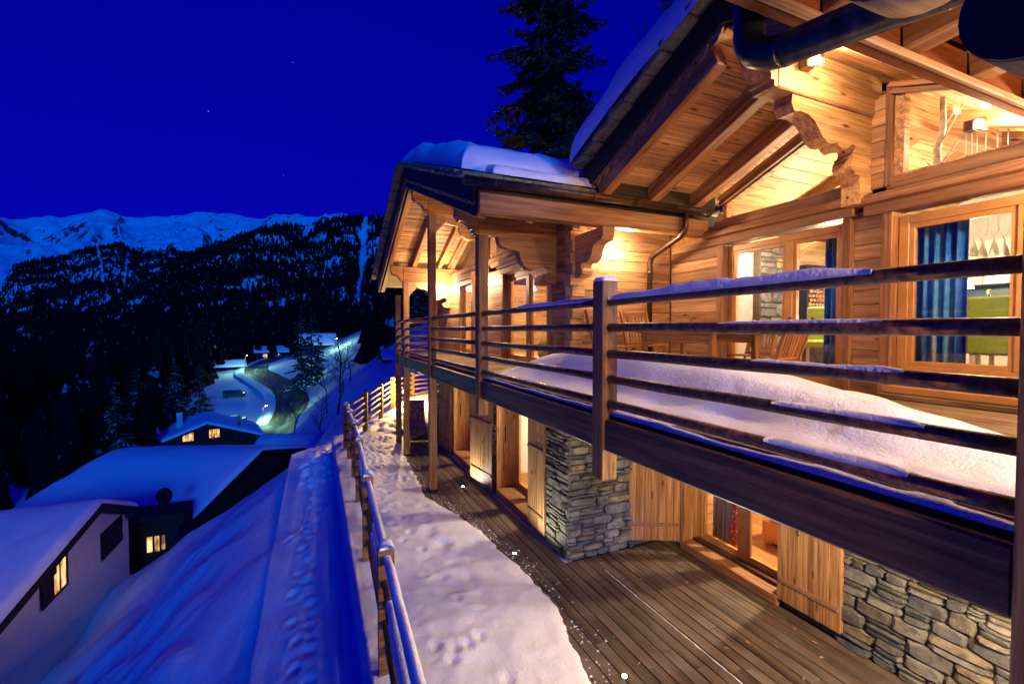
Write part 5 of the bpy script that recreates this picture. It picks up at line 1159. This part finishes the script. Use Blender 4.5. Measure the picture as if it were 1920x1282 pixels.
def cube_lamp(loc, power, label):
    t = thing('cube_lamp', loc, label, 'lamp', 'glass cube lamps'); x, y, z = loc
    multi('glass_cube', [((x - .07, x + .07), (y - .07, y - .06), (z - .06, z + .06)), ((x - .07, x - .06), (y - .06, y + .06), (z - .06, z + .06)), ((x + .06, x + .07), (y - .06, y + .06), (z - .06, z + .06))], M_CLEAR, t, None, .002)
    multi('lamp_core', [((x - .04, x + .04), (y - .05, y - .01), (z - .035, z + .035))], M_LAMP, t); multi('lamp_mount', [((x - .05, x + .05), (y + .0, y + .075), (z - .05, z + .05))], M_ZINC, t)
    lamp('cube_light', (x, y - .26, z - .04), power, (1, .70, .42), .04, t)
cube_lamp((3.92, RID - .19, 5.44), 7, 'bright glass cube lamp on the ridge beam behind the drain pipe')
cube_lamp((6.0, 2.35, 5.16), 9, 'glass cube lamp seen through the right gable window')
for (x, y, lab) in ((2.76, 8.92, 'recessed floor light in the terrace nearest the far shutters'), (2.62, 5.94, 'recessed floor light in the terrace beside the stone pier'), (2.62, 3.40, 'recessed floor light in the terrace at the bottom edge')):
    t = thing('floor_light', (x, y, ZT), lab, 'lamp', 'recessed terrace lights'); tube('light_ring', [(x, y, ZT - .02), (x, y, ZT + .004)], .042, M_ZINC, t, 16); tube('lens', [(x, y, ZT - .01), (x, y, ZT + .007)], .024, M_LAMPW, t, 14)
    lamp('uplight', (x, y, ZT + .03), 9, (.95, 1, .85), .02, t, 'SPOT', (.25, .05, 1), 150)
t = thing('assumed_garden_lamp', (3.05, 17.3, .2), 'assumed low warm garden lamp, hidden behind a post, shining on the far fence posts', 'lamp')  # assumed fixture, inferred from the warm light on fence and snow
tube('stem', [(3.05, 17.2, .1), (3.05, 17.2, .75)], .03, M_IRON, t, 8); tube('bulb', [(3.05, 17.2, .75), (3.05, 17.2, .87)], .05, M_LAMP, t, 10); lamp('assumed_garden_light', (3.05, 17.2, 1.0), 130, (1, .62, .18), .06, t)
# room lamps (pendants inside)
def pendant(loc, ceil, power, label, r=.07, col=(1, .74, .46), mat=M_LAMP):
    t = thing('pendant_lamp', loc, label, 'lamp', 'pendant lamps indoors'); x, y, z = loc
    tube('cord', [(x, y, z + r), (x, y, ceil)], .006, M_WHITE, t, 6); V = [(x + rr * math.cos(a), y + rr * math.sin(a), zz) for (rr, zz) in ((.02, z + r), (r, z - r * .6), (r * .92, z - r * .6)) for a in np.linspace(0, 2 * math.pi, 16, endpoint=False)]
    meshobj('shade', V, [[i * 16 + k, i * 16 + (k + 1) % 16, (i + 1) * 16 + (k + 1) % 16, (i + 1) * 16 + k] for i in range(2) for k in range(16)], mat, t, None, True); lamp('pendant_light', (x, y, z - .22), power, col, .06, t)
pendant((6.6, 4.0, 4.3), 5.0, 32, 'lamp hanging in the living room behind the left window')
pendant((7.6, 1.8, 4.5), 5.0, 26, 'lamp hanging in the kitchen behind the right door')
pendant((6.5, 2.57, 3.62), 5.4, 10, 'small bright lamp shining behind the top rail', .05)
pendant((5.2, 7.4, 4.2), 5.6, 62, 'lamp hanging in the wing room behind the balcony door')
pendant((5.2, 10.6, 4.2), 5.6, 55, 'lamp hanging in the far wing room')
pendant((6.6, 4.0, 1.75), 2.2, 60, 'lamp in the ground floor bedroom'); pendant((5.0, 7.4, 1.75), 2.2, 45, 'lamp in the ground floor room behind the tall shutters'); pendant((5.0, 10.4, 1.75), 2.2, 40, 'lamp in the farthest ground floor room')
# cluster of white paper cone lamps
for i, (y, z) in enumerate(((2.62, 4.0), (2.54, 4.02), (2.46, 3.98), (2.38, 4.0), (2.29, 3.97))):
    x = 6.5 + .03 * (i % 2); t = thing('cone_lamp', (x, y, z), ('first', 'second', 'third', 'fourth', 'last')[i] + ' white cone lamp from the curtain in the hanging cluster', 'lamp', 'cluster of cone lamps')
    V = [(x + r * math.cos(a), y + r * math.sin(a), zz) for (r, zz) in ((.008, z + .09), (.045, z - .08), (.042, z - .08)) for a in np.linspace(0, 2 * math.pi, 12, endpoint=False)]
    meshobj('shade', V, [[q * 12 + k, q * 12 + (k + 1) % 12, (q + 1) * 12 + (k + 1) % 12, (q + 1) * 12 + k] for q in range(2) for k in range(12)], M_WHITE, t, None, True)
    tube('cord', [(x, y, z + .09), (x + .02, y + .05, z + .2), (x, y + .06, z + .32), (x - .02, y, z + .42), (x, y - .05, z + .3), (x, y - .02, z + .16), (x, y + .02, z + .12), (x, y, z + .55), (x, y, z + 1.3)], .005, M_WHITE, t, 6)

# ================================================================== FURNITURE
def chair(label, x, y, rz, sc=.96):
    M = TR(x, y, D, rz) @ Matrix.Scale(sc, 4); t = thing('folding_chair', (x, y, D), label, 'chair', 'teak folding chairs on the balcony')
    for s in (-1, 1):
        bar('leg', (.24, s * .21, .0), (-.16, s * .21, .46), .022, .035, M_TEAK, t, (0, 0, 1), M, .004); bar('leg', (-.24, s * .235, .0), (.2, s * .235, .43), .022, .035, M_TEAK, t, (0, 0, 1), M, .004)
        bar('back_stile', (-.10, s * .21, .38), (-.30, s * .21, .95), .022, .045, M_TEAK, t, (0, 0, 1), M, .004)
    for i in range(6): abox('seat_slat', (-.18 + i * .07, -.125 + i * .07), (-.20, .20), (.43, .448), M_TEAK, t, M, .003)
    for z in (.46, .88): bar('back_rail', (-.128 - (z - .46) * .35, -.20, z), (-.128 - (z - .46) * .35, .20, z), .022, .06, M_TEAK, t, (0, 0, 1), M, .004)
    for i in range(8): yy = -.168 + i * .048; bar('back_slat', (-.133, yy, .48), (-.265, yy, .86), .016, .030, M_TEAK, t, (0, 1, 0), M, .003)
chair('teak folding chair by the down pipe, left of the pair behind the table', 3.62, 5.02, -78); chair('teak folding chair, right of the pair behind the table', 4.14, 5.0, -98)
chair('teak folding chair with its back to the right end of the table', 4.05, 2.98, 92, .80); chair('teak folding chair half hidden between table and window', 4.62, 3.7, 180, .8)
t = thing('garden_table', (4.05, 4.0, D), 'teak table standing on the balcony among folding chairs', 'table')
for i in range(6): abox('table_slat', (3.66 + i * .132, 3.786 + i * .132), (3.38, 4.58), (D + .60, D + .625), M_TEAK, t, None, .004)
for x in (3.74, 4.36):
    for y in (3.46, 4.5): abox('leg', (x - .03, x + .03), (y - .03, y + .03), (D, D + .60), M_TEAK, t)
for x in (3.72, 4.34): abox('apron', (x, x + .022), (3.50, 4.46), (D + .50, D + .595), M_TEAK, t)
t = thing('glass_jug', (4.2, 4.2, D + .625), 'clear glass jug standing on the teak table', 'jug')
V = [(4.2 + r * math.cos(a), 4.2 + r * math.sin(a), D + .627 + z) for (r, z) in ((.03, 0), (.05, .02), (.055, .07), (.03, .12), (.04, .15), (.036, .15), (.028, .12), (.05, .07), (.045, .025)) for a in np.linspace(0, 2 * math.pi, 14, endpoint=False)]
meshobj('jug_body', V, [list(range(14))[::-1]] + [[i * 14 + k, i * 14 + (k + 1) % 14, (i + 1) * 14 + (k + 1) % 14, (i + 1) * 14 + k] for i in range(8) for k in range(14)], M_CLEAR, t, None, True); tube('jug_handle', [(4.25, 4.2, D + .76), (4.30, 4.2, D + .74), (4.29, 4.2, D + .69), (4.25, 4.2, D + .67)], .006, M_CLEAR, t, 6)
def lounger(label, x, y, rz):
    M = TR(x, y, ZT + .02, rz); t = thing('sun_lounger', (x, y, ZT), label, 'sun lounger', 'sun loungers at the end of the terrace')
    for s in (-.3, .3): abox('side_rail', (-.7, 1.2), (s - .02, s + .02), (.22, .28), M_TEAK, t, M)
    for a in (-.6, 1.1):
        for s in (-.3, .3): abox('leg', (a - .03, a + .03), (s - .03, s + .03), (0, .22), M_TEAK, t, M)
    bar('seat_cushion', (-.05, 0, .325), (1.2, 0, .325), .6, .08, M_PAT, t, (0, 0, 1), M, .03); bar('back_cushion', (-.05, 0, .34), (-.55, 0, .92), .6, .08, M_PAT, t, (0, 0, 1), M, .03); bar('back_prop', (-.5, 0, .27), (-.42, 0, .75), .04, .04, M_TEAK, t, (0, 0, 1), M)
lounger('patterned sun lounger with raised back between the wing posts', 2.85, 14.15, -100); lounger('patterned sun lounger with raised back beside the far shutter', 3.85, 14.5, -100)
# curtains, dining set, kitchen
def curtain(label, X, y0, y1, z0, z1, folds, mat=M_CURT, amp=.045):
    n = folds * 8; V = []
    for th in (0, .008):
        for z in (z0, z1):
            for i in range(n + 1): f = i / n; V.append((X + amp * math.sin(2 * math.pi * folds * f) * (1 if z == z0 else .8) + th, y0 + (y1 - y0) * f, z))
    m = n + 1; F = []
    for i in range(n): F += [[i, i + 1, m + i + 1, m + i], [2 * m + i + 1, 2 * m + i, 3 * m + i, 3 * m + i + 1], [i + 1, i, 2 * m + i, 2 * m + i + 1], [m + i, m + i + 1, 3 * m + i + 1, 3 * m + i]]
    F += [[0, m, 3 * m, 2 * m], [n, 2 * m + n, 3 * m + n, m + n]]
    return tag(meshobj('curtain', V, F, mat, None, None, True), label, 'curtain', 'curtains')
curtain('blue striped curtain at the right side of the left window', 5.30, 3.04, 3.32, D + .03, 4.22, 4); curtain('wide blue striped curtain at the left side of the right door', 5.30, 2.10, 2.58, D + .03, 4.22, 6)
curtain('red checked curtain in the ground floor window', 5.42, 4.50, 4.62, .05, 2.05, 2, M_CHECK, .03); curtain('grey curtain beside the red checked one', 5.45, 4.66, 4.98, .05, 2.05, 4, plain('grey_fabric', (.30, .28, .30), .8), .03)
curtain('grey curtain behind the shuttered door next to the stone pier', 3.9, 6.75, 7.0, .05, 2.05, 4, M_GREEN, .03)
def dchair(label, x, y, rz):
    M = TR(x, y, D + .01, rz); t = thing('dining_chair', (x, y, D), label, 'chair', 'green dining chairs'); bar('seat', (-.22, 0, .44), (.22, 0, .44), .44, .1, M_GREEN, t, (0, 0, 1), M, .025); bar('backrest', (-.2, 0, .40), (-.26, 0, .95), .44, .08, M_GREEN, t, (1, 0, 0), M, .025)
    for a in (-.19, .19):
        for b in (-.19, .19): abox('leg', (a - .018, a + .018), (b - .018, b + .018), (0, .40), M_WHITE, t, M)
dchair('green dining chair seen beside the left blue curtain', 6.3, 4.0, 200); dchair('green dining chair close to the wide blue curtain', 6.2, 2.62, 0); dchair('green dining chair at the right edge of the glass door', 6.1, 2.1, 0)
t = thing('dining_table', (6.85, 2.3, D), 'dark dining table behind the green chairs', 'table'); abox('table_top', (6.45, 7.3), (1.2, 3.2), (D + .71, D + .75), M_FLOOR, t)
for x in (6.52, 7.22):
    for y in (1.28, 3.12): abox('leg', (x - .03, x + .03), (y - .03, y + .03), (D + .01, D + .71), M_FLOOR, t)
t = thing('wine_bottle', (6.55, 2.42, D + .75), 'wine bottle standing on the dining table', 'bottle'); tube('bottle_body', [(6.55, 2.42, D + .752), (6.55, 2.42, D + .93), (6.55, 2.42, D + .97), (6.55, 2.42, D + 1.03)], [.035, .035, .014, .013], plain('bottle_glass', (.02, .05, .015), .1), t, 12); tube('bottle_foil', [(6.55, 2.42, D + 1.03), (6.55, 2.42, D + 1.07)], .014, plain('gold_foil', (.6, .45, .08), .3, .8), t, 10)
t = thing('kitchen_units', (9.1, 2.2, D), 'white kitchen cupboards with teal lit back panel', 'cupboard')
for i in range(5): abox('cupboard_door', (8.95, 8.99), (.9 + i * .62, 1.51 + i * .62), (D + 1.3, D + 1.95), M_WHITE, t, None, .004); abox('base_door', (8.75, 8.79), (.9 + i * .62, 1.51 + i * .62), (D + .1, D + .86), M_WHITE, t, None, .004)
abox('cupboard_body', (8.991, 9.38), (.9, 4.0), (D + 1.3, D + 1.95), M_WHITE, t); abox('base_body', (8.791, 9.38), (.9, 4.0), (D + .05, D + .86), M_WHITE, t); abox('worktop', (8.70, 9.38), (.88, 4.02), (D + .865, D + .90), M_BLACK, t); abox('back_panel', (9.37, 9.385), (.9, 4.0), (D + .9, D + 1.3), M_TEAL, t)
t = thing('log_rack', (8.0, 5.2, D), 'black shelf filled with cut firewood beside the stone column', 'shelf'); abox('rack_frame', (7.7, 8.35), (5.12, 5.41), (D + .02, D + 1.75), M_BLACK, t)
random.seed(2)
for i in range(7):
    for j in range(12): tube('firewood', [(7.76 + i * .085 + .03 * (j % 2), 5.105, D + .62 + j * .075), (7.76 + i * .085 + .03 * (j % 2), 5.13, D + .62 + j * .075)], random.uniform(.028, .04), M_LOG, t, 7, None, False)
t = thing('birch_branch', (5.55, 2.42, 4.62), 'white birch trunk standing behind the right gable window', 'branch'); tb = tube('trunk', [(5.6, 2.46, 4.60), (5.6, 2.47, 4.9), (5.6, 2.43, 5.1), (5.6, 2.44, 5.5)], [.032, .03, .026, .02], M_BIRCH, t, 10)
for (a, b) in (((5.6, 2.46, 4.72), (5.6, 2.32, 4.92)), ((5.6, 2.46, 4.68), (5.6, 2.55, 4.8)), ((5.6, 2.44, 4.95), (5.6, 2.28, 5.28)), ((5.6, 2.43, 5.1), (5.6, 2.36, 5.2))): tube('twig', [a, b], [.012, .006], M_BIRCH, t, 6)
abox('window_ledge', (XF + .12, 5.75), (.7, 2.6), (4.55, 4.60), M_SOFFIT, CH)
t = thing('bed', (6.6, 3.2, .03), 'white made bed in the ground floor bedroom', 'bed'); abox('bed_frame', (6.0, 7.7), (3.0, 4.6), (.08, .36), M_JOIN, t); bar('mattress', (6.04, 3.8, .45), (7.66, 3.8, .45), 1.5, .2, M_BED, t, (0, 0, 1), None, .06); bar('pillow', (7.45, 3.2, .60), (7.45, 3.75, .60), .4, .12, M_BED, t, (0, 0, 1), None, .05); bar('pillow', (7.45, 3.9, .60), (7.45, 4.45, .60), .4, .12, M_BED, t, (0, 0, 1), None, .05)
for x in (6.06, 7.6):
    for y in (3.06, 4.5): abox('leg', (x - .04, x + .04), (y - .04, y + .04), (.03, .08), M_JOIN, t)
t = thing('sofa', (4.9, 7.3, D), 'sofa with checked cushions behind the wing door', 'sofa'); bar('seat', (4.5, 6.3, D + .25), (4.5, 8.2, D + .25), .8, .35, M_GREEN, t, (0, 0, 1), None, .05); bar('backrest', (4.85, 6.3, D + .6), (4.85, 8.2, D + .6), .2, .5, M_GREEN, t, (0, 0, 1), None, .05)
for y in (6.5, 7.0, 7.8): bar('cushion', (4.66, y, D + .62), (4.66, y + .38, D + .62), .14, .36, M_CHECK, t, (0, 0, 1), None, .05)
